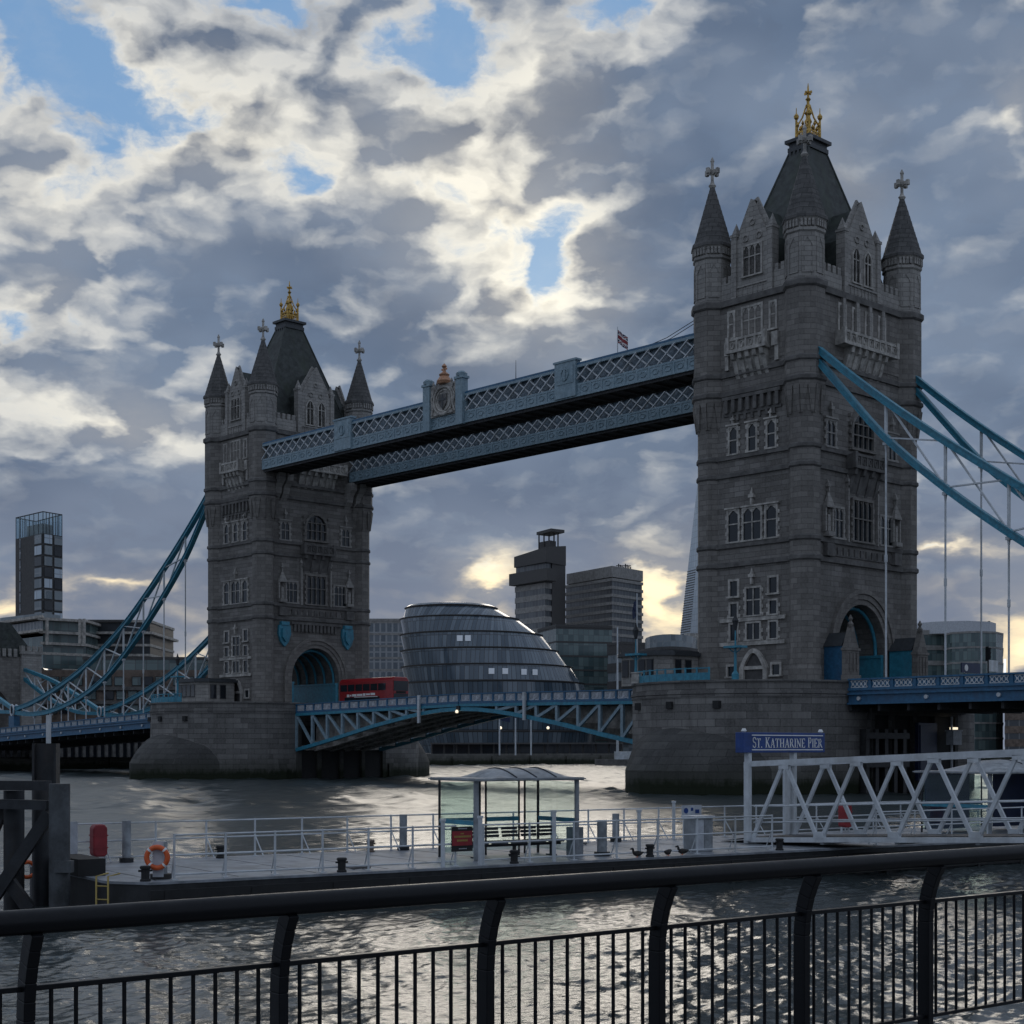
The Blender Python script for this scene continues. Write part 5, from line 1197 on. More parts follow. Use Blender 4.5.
block('brick_warehouse', 'brown brick warehouse with narrow windows, low under the near approach span', [site(1005, 570), site(1080, 560), site(1080, 600), site(1005, 610)], hgt(700, 575), 4, 'brown_brick', 'hospital_glass', frac=.45, out=.25)
# ---- left: slim apartment tower over terraced glass blocks
DT = 355
t = thing('apartment_tower', 'slim dark apartment tower with a glass-screened roof', 'building', (*site(40, DT), 2.2))
pl = [site(15.5, 362), site(43, 352), site(62.5, 357), site(36, 368)]; zt = hgt(535, 355)
obj('wall', MB().prism(pl, 2.2, zt), 'dark_cladding', t)
A, B, Cc = Vector((*pl[0], 0)), Vector((*pl[1], 0)), Vector((*pl[2], 0))
def onface(a, b, f0, f1, z0, z1, d, nm, mat, par):
    n = (b-a).cross(Vector((0, 0, 1))).normalized(); p, q = a.lerp(b, f0), a.lerp(b, f1); n2 = n if n.dot(Vector((FX, FY, 0))) < 0 else -n
    return obj(nm, MB().ext([(p.x, p.y, z0), (q.x, q.y, z0), (q.x, q.y, z1), (p.x, p.y, z1)], n2*d), mat, par)
hs = (zt-hgt(612, 355))/7
for k in range(14):
    z0 = zt-(k+1)*hs
    if z0 < 4: break
    for (a, b, f0, f1) in ((A, B, .70, .985), (B, Cc, .03, .46), (B, Cc, .54, .98)):
        w = onface(a, b, f0, f1, z0+.2, z0+hs-.08, .12, 'window', 'dark_steel', t); onface(a, b, f0+.02, f1-.02, z0+.32, z0+hs-.18, .17, 'pane', 'shard_glass' if (k*5+int(f0*10)) % 4 == 0 else 'hazy_glass' if (k*7+int(f0*10)) % 3 else 'window_glass', w)
    if k < 7: onface(A, B, .16, .2, z0+.2, z0+hs-.2, .1, 'slot_window', 'grey_glass', t)
scr = [site(16, 361.8), site(43, 352.2), site(62, 357), site(36, 367.5)]
fz = hgt(513.5, 355)
gs = MB()
for i in range(4): a, b = scr[i], scr[(i+1) % 4]; gs.beam((*a, (zt+fz)/2), (*b, (zt+fz)/2), .08, fz-zt)
clear('screen_glass', (.80, .86, .89)); g = obj('glass_screen', gs, 'screen_glass', t)
m = MB()
for i in range(4):
    a, b = Vector((*scr[i], 0)), Vector((*scr[(i+1) % 4], 0)); n = 6
    for k in range(n+1): p = a.lerp(b, k/n); m.box(p.x-.06, p.y-.06, zt, p.x+.06, p.y+.06, fz)
    m.beam((a.x, a.y, fz), (b.x, b.y, fz), .2, .2)
obj('screen_frame', m, 'dark_steel', g)
obj('plant_room', MB().prism([site(27, 362), site(42, 357), site(52, 360), site(38, 365)], zt, hgt(522, 355)), 'concrete', t)
def terrace(name, label, x0, x1, dist, base, floors, wall, glass, depth=26, corner=None, d2=None):
    """stepped block: floors = [(py_bottom, py_top, overhang)]"""
    a, b = site(x0, dist), site(x1, d2 or dist); c = corner
    back = lambda p: (p[0]+FX*depth, p[1]+FY*depth)
    pl = ([c] if c else [])+[a, b, back(b), back(a)]
    t = thing(name, label, 'building', (a[0], a[1], 2.2), group='terraced blocks on the far bank'); m = MB()
    for pb, pt, oh in floors:
        zb, z1 = hgt(pb, dist), hgt(pt, dist); obj('window_band', MB().prism(pl, zb, z1-.5), glass, t); m.prism(grow(pl, oh), z1-.5, z1)
    obj('floor_slab', m, wall, t); return t
t = terrace('terraced_block', 'terraced glass block with pale balcony slabs under the slim apartment tower', 43, 86, 303, 0, [(668, 652, .2), (652, 642, 1.0), (642, 631, 1.6), (631, 618, 2.0)], 'pale_stone', 'green_glass', 22, d2=309)
obj('west_wing', MB().prism([site(-22, 325), site(43, 303.3), site(48, 322), site(-15, 340)], hgt(668, 303), hgt(636, 303)), 'green_glass', t)
m = MB()
for py in (632, 618.5): m.prism([site(-24, 324), site(42.5, 300.5), site(50, 324), site(-15, 340)], hgt(py, 303), hgt(py-2.6, 303))
obj('balcony_slab', m, 'pale_stone', t)
obj('penthouse', MB().prism([site(-22, 327), site(43, 304), site(48, 322), site(-15, 340)], hgt(632, 303), hgt(620, 303)), 'grey_glass', t)
m = MB()
for x in (47, 80, 84): a = site(x, 302.5); m.cyl((*a, hgt(645, 303)), (*a, hgt(619, 303)), .35, n=6)
obj('column', m, 'pale_stone', t)
obj('roof_rail', MB().prism([site(0, 318), site(43, 306), site(60, 312), site(20, 325)], hgt(616, 303), hgt(611.5, 303)), 'hazy_glass', t)
t = terrace('terraced_block', 'dark upper terrace with thin pale balcony edges, left of the far tower', 85, 150, 318, 0, [(668, 654, .4), (654, 644, .3), (644, 632, 1.6), (632, 620, .4)], 'pale_stone', 'matte_glass', 22)
obj('roof_cap', MB().prism([site(84, 317), site(128, 317), site(130, 338), site(84, 338)], hgt(622, 318), hgt(620, 318)), 'dark_cladding', t)
t = terrace('terraced_block', 'low blue-green glass block close to the left of the far tower', 84, 204, 300, 0, [(690, 680, .2), (680, 670, .15), (670, 657, .3)], 'dark_cladding', 'green_glass', 16)
t = thing('riverside_block', 'long brown brick riverside block with square windows behind the left chains', 'building', (*site(100, 292), 2.2), group='terraced blocks on the far bank')
a, b = Vector((*site(28, 290), 0)), Vector((*site(214, 290), 0)); d = Vector((FX, FY, 0))*18
obj('wall', MB().prism([(a.x, a.y), (b.x, b.y), (b.x+d.x, b.y+d.y), (a.x+d.x, a.y+d.y)], 2.2, hgt(670, 290)), 'brown_brick', t)
for row, (y0, y1) in enumerate(((686, 676.5), (700, 690.5), (714, 704.5))):
    for k in range(13):
        f = (k+.3+.15*((k*5+row) % 3))/13.6; w = onface(a, b, f, f+.052, hgt(y0, 290), hgt(y1, 290), .12, 'window', 'dark_steel', t)
        onface(a, b, f+.004, f+.048, hgt(y0-.8, 290), hgt(y1+.8, 290), .17, 'pane', 'green_glass' if (k*3+row) % 4 else 'window_glass', w)
m = MB()
for y in (702.5, 688.5): p, q = site(28, 289.6), site(214, 289.6); m.beam((*p, hgt(y, 290)), (*q, hgt(y, 290)), .5, .7)
obj('string_band', m, 'course_stone', t)
# ---- promenade frontage, lamps and flagpoles
t = thing('arcade_building', 'long dark glazed arcade at ground level beneath the egg-shaped hall', 'building', (*site(540, 385), 2.2))
a, b = Vector((*site(432, 392), 0)), Vector((*site(622, 380), 0)); d = Vector((FX, FY, 0))*12
obj('glazing', MB().prism([(a.x, a.y), (b.x, b.y), (b.x+d.x, b.y+d.y), (a.x+d.x, a.y+d.y)], 2.2, 4.9), 'window_glass', t)
m = MB()
for k in range(16): p = a.lerp(b, k/15); m.box(p.x-.2, p.y-.2, 2.2, p.x+.2, p.y+.2, 4.9)
m.beam((a.x, a.y, 5.0), (b.x, b.y, 5.0), 3.5, .4); obj('canopy', m, 'dark_cladding', t)
t = thing('wharf_building', 'dark columned wharf frontage under the left approach span', 'building', (*site(60, 270), 2.2))
a, b = Vector((*site(-40, 268), 0)), Vector((*site(150, 280), 0)); d = Vector((FX, FY, 0))*10
obj('frontage', MB().prism([(a.x, a.y), (b.x, b.y), (b.x+d.x, b.y+d.y), (a.x+d.x, a.y+d.y)], 2.2, 7.0), 'window_glass', t)
m = MB()
for k in range(26): p = a.lerp(b, k/25); m.box(p.x-.3, p.y-.3, 2.2, p.x+.3, p.y+.3, 5.6)
m.beam((a.x, a.y, 5.9), (b.x, b.y, 5.9), 1.6, .6); obj('colonnade', m, 'course_stone', t)
single('red_awning', MB().prism([site(62, 266), site(76, 266), site(76, 268), site(62, 268)], 5.2, 7.6), 'red', 'dim red awning under the left approach span', 'awning', at=(*site(69, 267), 5.2))
def prom_lamp(px, dist, label, h=5.2):
    x, y = site(px, dist); t = thing('street_lamp', label, 'street lamp', (x, y, 2.2), group='promenade lamps on the far bank')
    obj('post', MB().cyl((x, y, 2.2), (x, y, 2.2+h), .1, .06, 6), 'dark_steel', t)
    obj('globe', MB().lathe([(.1, 2.2+h), (.34, 2.4+h), (.34, 2.65+h), (.1, 2.9+h)], x, y, 8), 'lamp_glow', t)
for px, lb in ((75, 'lit promenade lamp under the left approach span, beside the red awning'), (127, 'lit promenade lamp nearest the left of the far pier'), (454, 'lit promenade lamp just right of the far pier'), (500.5, 'lit promenade lamp among the flagpoles under the bridge'), (548, 'lit promenade lamp under the right half of the bascules'), (592, 'lit promenade lamp nearest the left side of the nearer pier')):
    dd = 262 if px < 200 else 358; prom_lamp(px, dd, lb, 6.0 if px > 200 else 3.6)
for px, top, lb in ((499.5, 713, 'white flagpole with dark flag, leftmost of three below the bascules'), (515.5, 718, 'white flagpole, middle of three below the bascules'), (531, 716, 'white flagpole, rightmost of three below the bascules'), (617.5, 627, 'tall white pole rising behind the bridge left of the nearer pier')):
    x, y = site(px, 352); t = thing('flagpole', lb, 'flagpole', (x, y, 2.2), group='flagpoles on the far promenade')
    obj('pole', MB().cyl((x, y, 2.2), (x, y, hgt(top, 352)), .2 if px < 600 else .32, .16, 6), 'white_steel', t)
    if px < 510: obj('cloth', MB().sheet([[(x+.3*k+FX*.2*math.sin(k), y+.35*k, hgt(top, 352)-.2-j*.7-.12*k) for k in range(6)] for j in range(3)]), 'navy', t)
t = thing('moored_barge', 'low pale barge moored by the river wall left of the nearer pier', 'boat', (*site(610, 330), 0))
a, b = Vector((*site(596, 333), 0)), Vector((*site(640, 330), 0)); d = Vector((FX, FY, 0))*5
m = MB(); P4 = [a, b, b+d, a+d]
m.hexa([(p.x*.995+a.x*.005, p.y, -.4) for p in P4]+[(p.x, p.y, 1.4) for p in P4]); obj('hull', m, 'course_stone', t)
m = MB(); q = [a.lerp(b, .45), b, b+d, a.lerp(b, .45)+d]; m.prism([(p.x, p.y) for p in q], 1.4, 3.1); obj('cabin', m, 'white_steel', t)

# ================================================================== floating landing stage
PO = Vector((94.93, -99.91, 0)); PA = math.atan2(.9856, .169)
PE1, PE2 = Vector((.169, .9856, 0)), Vector((-.9856, .169, 0))
DK = .8
def PW(s, w, z=DK): p = PO+PE1*s+PE2*w; return (p.x, p.y, z)
def pthing(name, label, cat, s, w, z=DK, group=None, rot=0): return thing(name, label, cat, PW(s, w, z), PA+rot, group, local=True)
t = pthing('pontoon', 'long flat grey floating landing stage with black hull', 'pontoon', 0, 0, 0)
pl = [(0, .9), (.7, 0), (46, 0), (46, 6.9), (0, 6.9)]
m = MB().prism(pl, DK-.06, DK); obj('deck', m, 'deck_grey', t)
m = MB().prism([(.02, .92), (.72, .02), (45.9, .02), (45.9, 6.88), (.02, 6.88)], -.9, DK-.07); obj('hull', m, 'hull_black', t)
m = MB().beam((.7, -.05, .52), (46, -.05, .52), .12, .2); m.beam((.7, -.05, .12), (46, -.05, .12), .12, .16)
for k in range(22): m.box(1+k*2.1, -.14, -.4, 1.12+k*2.1, -.01, .6)
obj('fender_strip', m, 'rubber', t)
m = MB()
for k in range(23): m.box(1+k*2, .45, DK+.002, 1.02+k*2, 6.3, DK+.006)
obj('deck_joint', m, 'dark_steel', t)
def railing(name, label, s0, s1, w, step, brace, gaps=()):
    t = pthing(name, label, 'railing', s0, w, group='white railings on the landing stage'); n = round((s1-s0)/step); L_ = s1-s0
    m = MB()
    for z in (1.02, .56, .12): m.tube([(0, 0, z), (L_, 0, z)], .024, 6)
    obj('rail', m, 'white_steel', t)
    for k in range(n+1):
        x = L_*k/n; m = MB().cyl((x, 0, 0), (x, 0, 1.05), .028, n=6); m.cyl((x, 0, .58), (x+.08, brace*.38, .02), .018, n=5); m.box(x-.07, -.07, 0, x+.07, .07, .02); obj('stanchion', m, 'white_steel', t)
railing('guard_rail', 'near white guard rail running from the lifebuoy to the red notice', 1.4, 8.9, .35, 1.25, 1)
railing('guard_rail', 'near white guard rail from the shelter to the gangway', 9.75, 19.8, .35, 1.43, 1)
railing('guard_rail', 'rear white guard rail along the river side of the landing stage', .4, 45, 6.55, 1.45, -1)
railing('guard_rail', 'white guard rail beyond the gangway, in front of the second shelter', 24.2, 45, .4, 1.75, 1)
def gate_post(s, w, lb, h=1.35): single('gate_post', MB().cyl(PW(s, w), PW(s, w, DK+h), .055).cyl(PW(s, w, DK+h), PW(s, w, DK+h+.06), .08), 'white_steel', lb, 'post', at=PW(s, w), group='white posts on the landing stage')
gate_post(8.5, .3, 'white gate post on the left of the red notice', 1.15); gate_post(9.62, .3, 'white gate post between the red notice and the bench', 1.2)
gate_post(11.9, .25, 'white post in front of the middle of the shelter bench', 1.3)
gate_post(20.9, 6.2, 'capped white post at the rear rail beside the gangway foot', 1.2); gate_post(14.8, .3, 'white post right of the shelter beside the stubby pile', 1.25)
def pile(s, w, h, lb, r=.115, low=-3): 
    t = thing('mooring_pile', lb, 'pile', PW(s, w, 0), group='grey guide piles on the landing stage')
    obj('shaft', MB().cyl(PW(s, w, low), PW(s, w, DK+h), r, r, 14), 'galvanised', t); obj('collar', MB().cyl(PW(s, w, DK), PW(s, w, DK+.12), r*1.6, r*1.6, 14), 'dark_steel', t)
pile(2.35, 6.2, 1.1, 'grey guide pile at the rear left, right of the red locker'); pile(10.8, 6.4, 1.05, 'grey guide pile at the rear rail left of the shelter')
pile(14.2, 1.2, 1.0, 'grey guide pile just right of the shelter front', .14); pile(18.5, 6.2, .9, 'grey guide pile at the rear rail right of the shelter')
pile(1.25, .8, .85, 'grey guide pile carrying the orange lifebuoy', .15)
def bollard(s, w, lb, mat='rubber', rot=0):
    t = pthing('mooring_bollard', lb, 'bollard', s, w, group='mooring bollards on the landing stage')
    m = MB().lathe([(.12, 0), (.12, .04), (.095, .06), (.095, .27), (.125, .29), (.125, .33), (.10, .35)], 0, 0, 14); obj('post', m, mat, t)
    obj('crossbar', MB().cyl((-.16, 0, .24), (.16, 0, .24), .025), mat, t)
bollard(.72, .35, 'black mooring bollard below the orange lifebuoy'); bollard(5.6, .22, 'black mooring bollard on the near edge midway to the shelter'); bollard(5.0, 6.25, 'dark mooring bollard at the rear edge behind the left guard rail')
bollard(9.6, 6.2, 'rusty brown mooring bollard at the rear edge left of the shelter', 'brown_brick'); bollard(10.6, .2, 'black mooring bollard in front of the shelter bench'); bollard(15.1, .2, 'black mooring bollard between the ducks'); bollard(20.0, .25, 'black mooring bollard at the foot of the gangway')
# lifebuoy
t = pthing('lifebuoy', 'orange lifebuoy ring hanging on a grey guide pile by the near guard rail', 'lifebuoy', 1.02, .42, 1.32, rot=R(-33))
m = MB()
m.tube([(.235*math.cos(R(15*i)), 0, .235*math.sin(R(15*i))) for i in range(24)], .06, 10, closed=True); obj('ring', m, 'orange', t)
for k in range(4):
    a = R(45+90*k); obj('band', MB().tube([(.235*math.cos(a+x), 0, .235*math.sin(a+x)) for x in (-.10, 0, .10)], .064, 10), 'letter_white', t)
obj('backboard', MB().box(-.12, .09, -.45, .12, .13, .35), 'paper_grey', t)
def locker(s, w, lb):
    t = pthing('life_jacket_locker', lb, 'locker', s, w, group='red lockers on the rear rail')
    sec = [(-.19, .25), (-.19, .93), (-.12, 1.02), (.12, 1.02), (.19, .93), (.19, .25), (.12, .18), (-.12, .18)]
    obj('cover', MB().ext([(x, -.17, z) for x, z in sec], (0, .34, 0)), 'red', t, bevel=.04); obj('strap', MB().box(-.2, -.18, .72, .2, .18, .75).box(-.2, -.18, .4, .2, .18, .43), 'red', t)
    obj('leg', MB().box(-.2, -.03, 0, -.15, .03, .2), 'white_steel', t); obj('leg', MB().box(.15, -.03, 0, .2, .03, .2), 'white_steel', t)
locker(1.6, 6.2, 'red rounded life-jacket locker on the rear rail beside a guide pile'); locker(28.6, 6.0, 'red locker glimpsed through the white gangway truss')
single('wind_screen', MB().box(0, 0, 0, 1, 1, 1) if False else MB().add([], []).ext([PW(.3, 6.35, .95), PW(1.1, 6.35, .95), PW(1.1, 6.35, 1.9), PW(.3, 6.35, 1.9)], PE2*.04), 'paper_grey', 'grey flat panel on the rear rail left of the red locker', 'panel', at=PW(.7, 6.35, .9))
t = pthing('deck_ladder', 'yellow steel ladder over the left end of the landing stage', 'ladder', -.05, .85, 0, rot=R(-50))
m = MB().tube([(-.15, -.1, -.3), (-.15, -.1, .92), (-.15, .4, .95)], .022, 6).tube([(.15, -.1, -.3), (.15, -.1, .92), (.15, .4, .95)], .022, 6)
obj('side_rail', m, 'sign_yellow', t)
for k in range(4): obj('rung', MB().cyl((-.15, -.1, -.2+k*.3), (.15, -.1, -.2+k*.3), .016, n=6), 'sign_yellow', t)
single('fender_block', MB().prism([PW(-.15, 2.4)[:2], PW(-.15, 4.4)[:2], PW(.5, 4.4)[:2], PW(.5, 2.4)[:2]], .8, 1.2), 'rubber', 'black rubber fender block at the left end of the landing stage', 'fender', at=PW(.1, 3.4, .8))
# waiting shelter
def shelter(s, w, ln, dp, label, lite=False):
    t = pthing('waiting_shelter', label, 'shelter', s, w, group='glazed waiting shelters')
    H = 2.12
    ps = [(0, 0, .075), (ln, 0, .07), (0, dp, .035), (ln, dp, .04), (ln*.40, dp, .03), (ln*.46, dp, .03), (ln*.80, dp, .03), (ln*.86, dp, .03)]
    for x, y, r in ps: obj('post', MB().cyl((x, y, 0), (x, y, H), r, r, 10), 'galvanised' if r > .05 else 'dark_steel', t)
    m = MB().box(-.18, -.26, H, ln+.06, dp+.2, H+.08); m.box(-.22, -.30, H+.025, ln+.10, dp+.24, H+.06); rf = obj('roof_frame', m, 'galvanised', t)
    n = 10; rows = []
    for i in range(13):
        f = i/12; e = math.sin(math.pi*min(f/.22, 1)/2) if f < .22 else math.sin(math.pi*min((1-f)/.22, 1)/2) if f > .78 else 1
        rows.append([(.55+(ln-.7)*f, lerp(-.15, dp+.1, j/n), H+.08+(.40 if lite else .25)*e*math.sin(math.pi*j/n)) for j in range(n+1)])
    d = MB(); d.sm = True; d.sheet(rows); obj('roof_dome', d, 'galvanised', rf)
    m = MB()
    for i in (3, 6, 9): m.tube([(x, y, z+.01) for x, y, z in rows[i]], .022, 5)
    obj('roof_rib', m, 'dark_steel', rf)
    for nm, x0, y0, x1, y1 in (('glass_panel', .06, dp, ln*.39, dp), ('glass_panel', ln*.47, dp, ln*.79, dp), ('glass_panel', ln*.87, dp, ln-.05, dp), ('glass_panel', 0, .1, 0, dp-.06), ('glass_panel', ln, .1, ln, dp-.06)):
        obj(nm, MB().beam((x0, y0, 1.1), (x1, y1, 1.1), .012, 1.95), 'clear_glass', t)
    m = MB()
    for x0, y0, x1, y1 in ((0, .0, 0, dp), (ln, 0, ln, dp), (0, dp, ln*.40, dp), (ln*.46, dp, ln*.8, dp)): m.beam((x0, y0, 1.0), (x1, y1, 1.0), .035, .12)
    obj('waist_band', m, 'blue_mid', t)
    if lite:
        for x0, x1 in ((.1, ln*.30), (ln*.47, ln*.74)): obj('dark_panel', MB().box(x0, dp-.12, .1, x1, dp-.05, H-.05), 'navy', t)
        obj('dark_panel', MB().box(ln-.1, .1, .1, ln-.04, dp-.1, H-.05), 'navy', t)
    return t
shelter(10.25, 1.5, 3.3, 1.9, 'glass waiting shelter with shallow domed roof on the landing stage')
shelter(31.0, 1.6, 8.0, 3.0, 'second glass shelter with dark panels and pale domed roof, behind the gangway truss', True)
t = pthing('bench', 'perforated grey metal bench inside the waiting shelter', 'bench', 10.45, 2.5)
m = MB()
for k in range(5):
    x = .3+k*.63
    obj('seat', MB().box(x-.26, -.42, .42, x+.26, 0, .46).box(x-.26, -.44, .38, x+.26, -.40, .46), 'pile_grey', t)
    b = MB()
    for j in range(3): b.beam((x-.26, .04+.02*j, .58+j*.1), (x+.26, .04+.02*j, .58+j*.1), .03, .075)
    obj('backrest', b, 'dark_steel', t)
obj('beam', MB().box(0, -.24, .30, 3.1, -.16, .37), 'dark_steel', t)
for x in (.3, 1.55, 2.8): obj('leg', MB().box(x-.03, -.25, 0, x+.03, -.15, .31).box(x-.04, -.42, 0, x+.04, .02, .03), 'dark_steel', t)
single('litter_box', MB().add([], []).prism([PW(13.55, 1.6)[:2], PW(13.85, 1.6)[:2], PW(13.85, 2.0)[:2], PW(13.55, 2.0)[:2]], DK, DK+.8), 'galvanised', 'small grey box at the right rear corner of the waiting shelter', 'box', at=PW(13.7, 1.8))
# red notice on the gate
t = pthing('notice_board', 'dark-framed red notice with yellow lettering wired to the near rail', 'notice', 9.05, .26, 1.22)
obj('board', MB().box(-.31, 0, -.05, .31, .03, .58), 'rubber', t)
obj('red_panel', MB().box(-.30, -.006, .10, .30, -.001, .47), 'red', t)
m = MB(); rnd = random.Random(3)
for z, x0, x1, h in ((.39, -.05, .05, .035), (.31, -.24, .24, .05), (.21, -.16, .16, .05)):
    x = x0
    while x < x1-.01: w_ = rnd.uniform(.018, .034); m.box(x, -.012, z-h*.1, x+w_, -.007, z+h*.9); x += w_+.010
obj('lettering', m, 'sign_yellow', t)
m = MB()
for k in range(9): m.box(-.12+k*.03, -.006, .52, -.10+k*.03, -.001, .545)
for k in range(6): m.box(-.1+k*.04, -.006, .01, -.07+k*.04, -.001, .03)
obj('small_print', m, 'paper_grey', t)
t = pthing('service_cabinet', 'grey metal service cabinet on the near edge before the gangway', 'cabinet', 17.7, .95)
obj('body', MB().box(-.36, 0, 0, .34, .5, .98), 'galvanised', t, bevel=.02); obj('lid', MB().box(-.40, -.05, .98, .38, .55, 1.04), 'paper_grey', t)
obj('door', MB().box(-.33, -.012, .08, -.02, -.001, .92), 'paper_grey', t); obj('door', MB().box(.02, -.012, .08, .31, -.001, .92), 'galvanised', t)
t = pthing('safety_notice', 'small white notice with blue symbols standing behind the service cabinet', 'notice', 20.05, 4.3, DK+.78)
obj('board', MB().box(-.4, -.02, 0, .4, .0, .42), 'paper_grey', t); obj('post', MB().cyl((-.3, .02, -.78), (-.3, .02, .4), .03).cyl((.3, .02, -.78), (.3, .02, .4), .03), 'white_steel', t)
m = MB().cyl((-.24, -.03, .25), (-.24, -.021, .25), .09, .09, 14); m.box(-.04, -.03, .24, .05, -.021, .34); m.box(.14, -.03, .16, .3, -.021, .28); m.box(-.36, -.03, .04, .36, -.021, .08); obj('symbol', m, 'sign_blue', t)
def duck(s, w, rot, lb, low=0.0):
    t = pthing('duck', lb, 'duck', s, w, rot=R(rot), group='ducks by the bollard'); t.scale = (.7, .7, .7)
    p = [(-.26, 0, .20), (-.18, 0, .17), (-.08, 0, .15), (.04, 0, .15), (.13, 0, .18), (.17, 0, .24-low*.5), (.175, 0, .31-low), (.20, 0, .34-low), (.25, 0, .33-low), (.31, 0, .32-low)]
    m = MB().tube(p, [.015, .06, .10, .115, .085, .05, .04, .048, .035, .012], 8); obj('body', m, 'duck_brown', t)
    for y in (-.04, .04): obj('foot', MB().cyl((.0, y, 0), (0, y, .08), .012, n=5).box(-.01, y-.03, 0, .07, y+.03, .012), 'orange', t)
    if low < .1: obj('wing_patch', MB().lathe([(.01, .13), (.05, .16), (.05, .2), (.01, .23)], -.12, -.09, 6), 'letter_white', t)
duck(14.7, .25, 160, 'small dark duck left of the bollard, facing left'); duck(15.75, .22, 20, 'small dark duck hunched low right of the bollard', .12); duck(16.35, .3, 150, 'small dark duck with pale breast beside the cabinet')

# ================================================================== gangway
t = thing('gangway', 'white steel truss gangway sloping up from the landing stage to the quay', 'gangway', (95.6, -77.3, .9))
gz = lambda x: .92+.0425*(x-95.6)
X0, X1 = 95.6, 119.0; n = 9
for y in (-78.35, -76.2):
    m = MB().beam((X0-.2, y, gz(X0)+2.38), (X1, y, gz(X1)+2.38), .14, .17); m.beam((X0-.2, y, gz(X0)), (X1, y, gz(X1)), .14, .15)
    g = obj('truss_chord', m, 'white_steel', t)
    d = MB(); st = (X1-X0)/n
    for k in range(n):
        a = X0+k*st; c = a+st/2; b = a+st
        d.beam((a+.08, y, gz(a)+.05), (c-.05, y, gz(c)+2.33), .09, .11); d.beam((c+.05, y, gz(c)+2.33), (b-.08, y, gz(b)+.05), .09, .11)
        d.box(c-.18, y-.07, gz(c)+2.18, c+.18, y+.07, gz(c)+2.31); d.box(b-.18, y-.08, gz(b)+.06, b+.18, y+.08, gz(b)+.24)
    obj('truss_diagonal', d, 'white_steel', g)
    obj('end_post', MB().box(X0-.22, y-.08, gz(X0)-.1, X0-.05, y+.08, gz(X0)+2.45), 'white_steel', t)
    m = MB()
    for h in (.55, 1.05): m.tube([(X0, y+(.14 if y < -77 else -.14), gz(X0)+h), (X1, y+(.14 if y < -77 else -.14), gz(X1)+h)], .026, 6)
    obj('handrail', m, 'white_steel', t)
m = MB().hexa([(X0, -78.2, gz(X0)+.02), (X1, -78.2, gz(X1)+.02), (X1, -76.35, gz(X1)+.02), (X0, -76.35, gz(X0)+.02), (X0, -78.2, gz(X0)+.1), (X1, -78.2, gz(X1)+.1), (X1, -76.35, gz(X1)+.1), (X0, -76.35, gz(X0)+.1)])
obj('walk_deck', m, 'dark_steel', t)
m = MB().add([(X0, -78.2, gz(X0)+.1), (X0, -76.35, gz(X0)+.1), (X0-1.4, -76.35, DK+.02), (X0-1.4, -78.2, DK+.02)], [(0, 1, 2, 3)]); obj('foot_flap', m, 'dark_steel', t)
for k in range(n+1): x = lerp(X0, X1, k/n); obj('cross_beam', MB().box(x-.06, -78.25, gz(x)-.14, x+.06, -76.3, gz(x)-.0), 'white_steel', t)
single('portal_column', MB().box(94.40, -75.1, DK, 94.64, -74.86, 3.15), 'white_steel', 'stout white column beside the foot of the gangway', 'column', at=(94.5, -75, DK))
single('gangway_pier', MB().box(106.2, -79.0, -4, 107.6, -76.0, -.2).box(106.5, -78.6, -.2, 107.3, -76.4, 1.2), 'pile_grey', 'grey block carrying the gangway above the water at the right', 'pier', at=(107, -77.5, -1))
# ---- the pier sign
SY0, SY1, SXF, SZ0, SZ1 = -78.85, -74.55, 95.70, 3.66, 4.30
t = thing('pier_sign', 'blue sign lettered ST. KATHARINE PIER on white posts above the gangway foot', 'sign', (95.2, -77, .9))
obj('board', MB().box(SXF-.32, SY0, SZ0, SXF, SY1, SZ1), 'sign_blue', t, bevel=.015)
for y in (-78.45, -76.1): obj('post', MB().box(95.48, y-.08, .9, 95.65, y+.08, SZ0-.002), 'white_steel', t)
m = MB().box(SXF+.001, SY0+.42, SZ1-.105, SXF+.012, SY1-.12, SZ1-.075); m.box(SXF+.001, SY0+.42, SZ0+.075, SXF+.012, SY1-.12, SZ0+.105); obj('border_line', m, 'letter_white', t)
m = MB()
for y in (SY0+.15, SY1-.1): m.lathe([(.05, SZ1), (.09, SZ1+.04), (.05, SZ1+.12)], SXF-.1, y, 8)
obj('sign_lamp', m, 'letter_white', t)
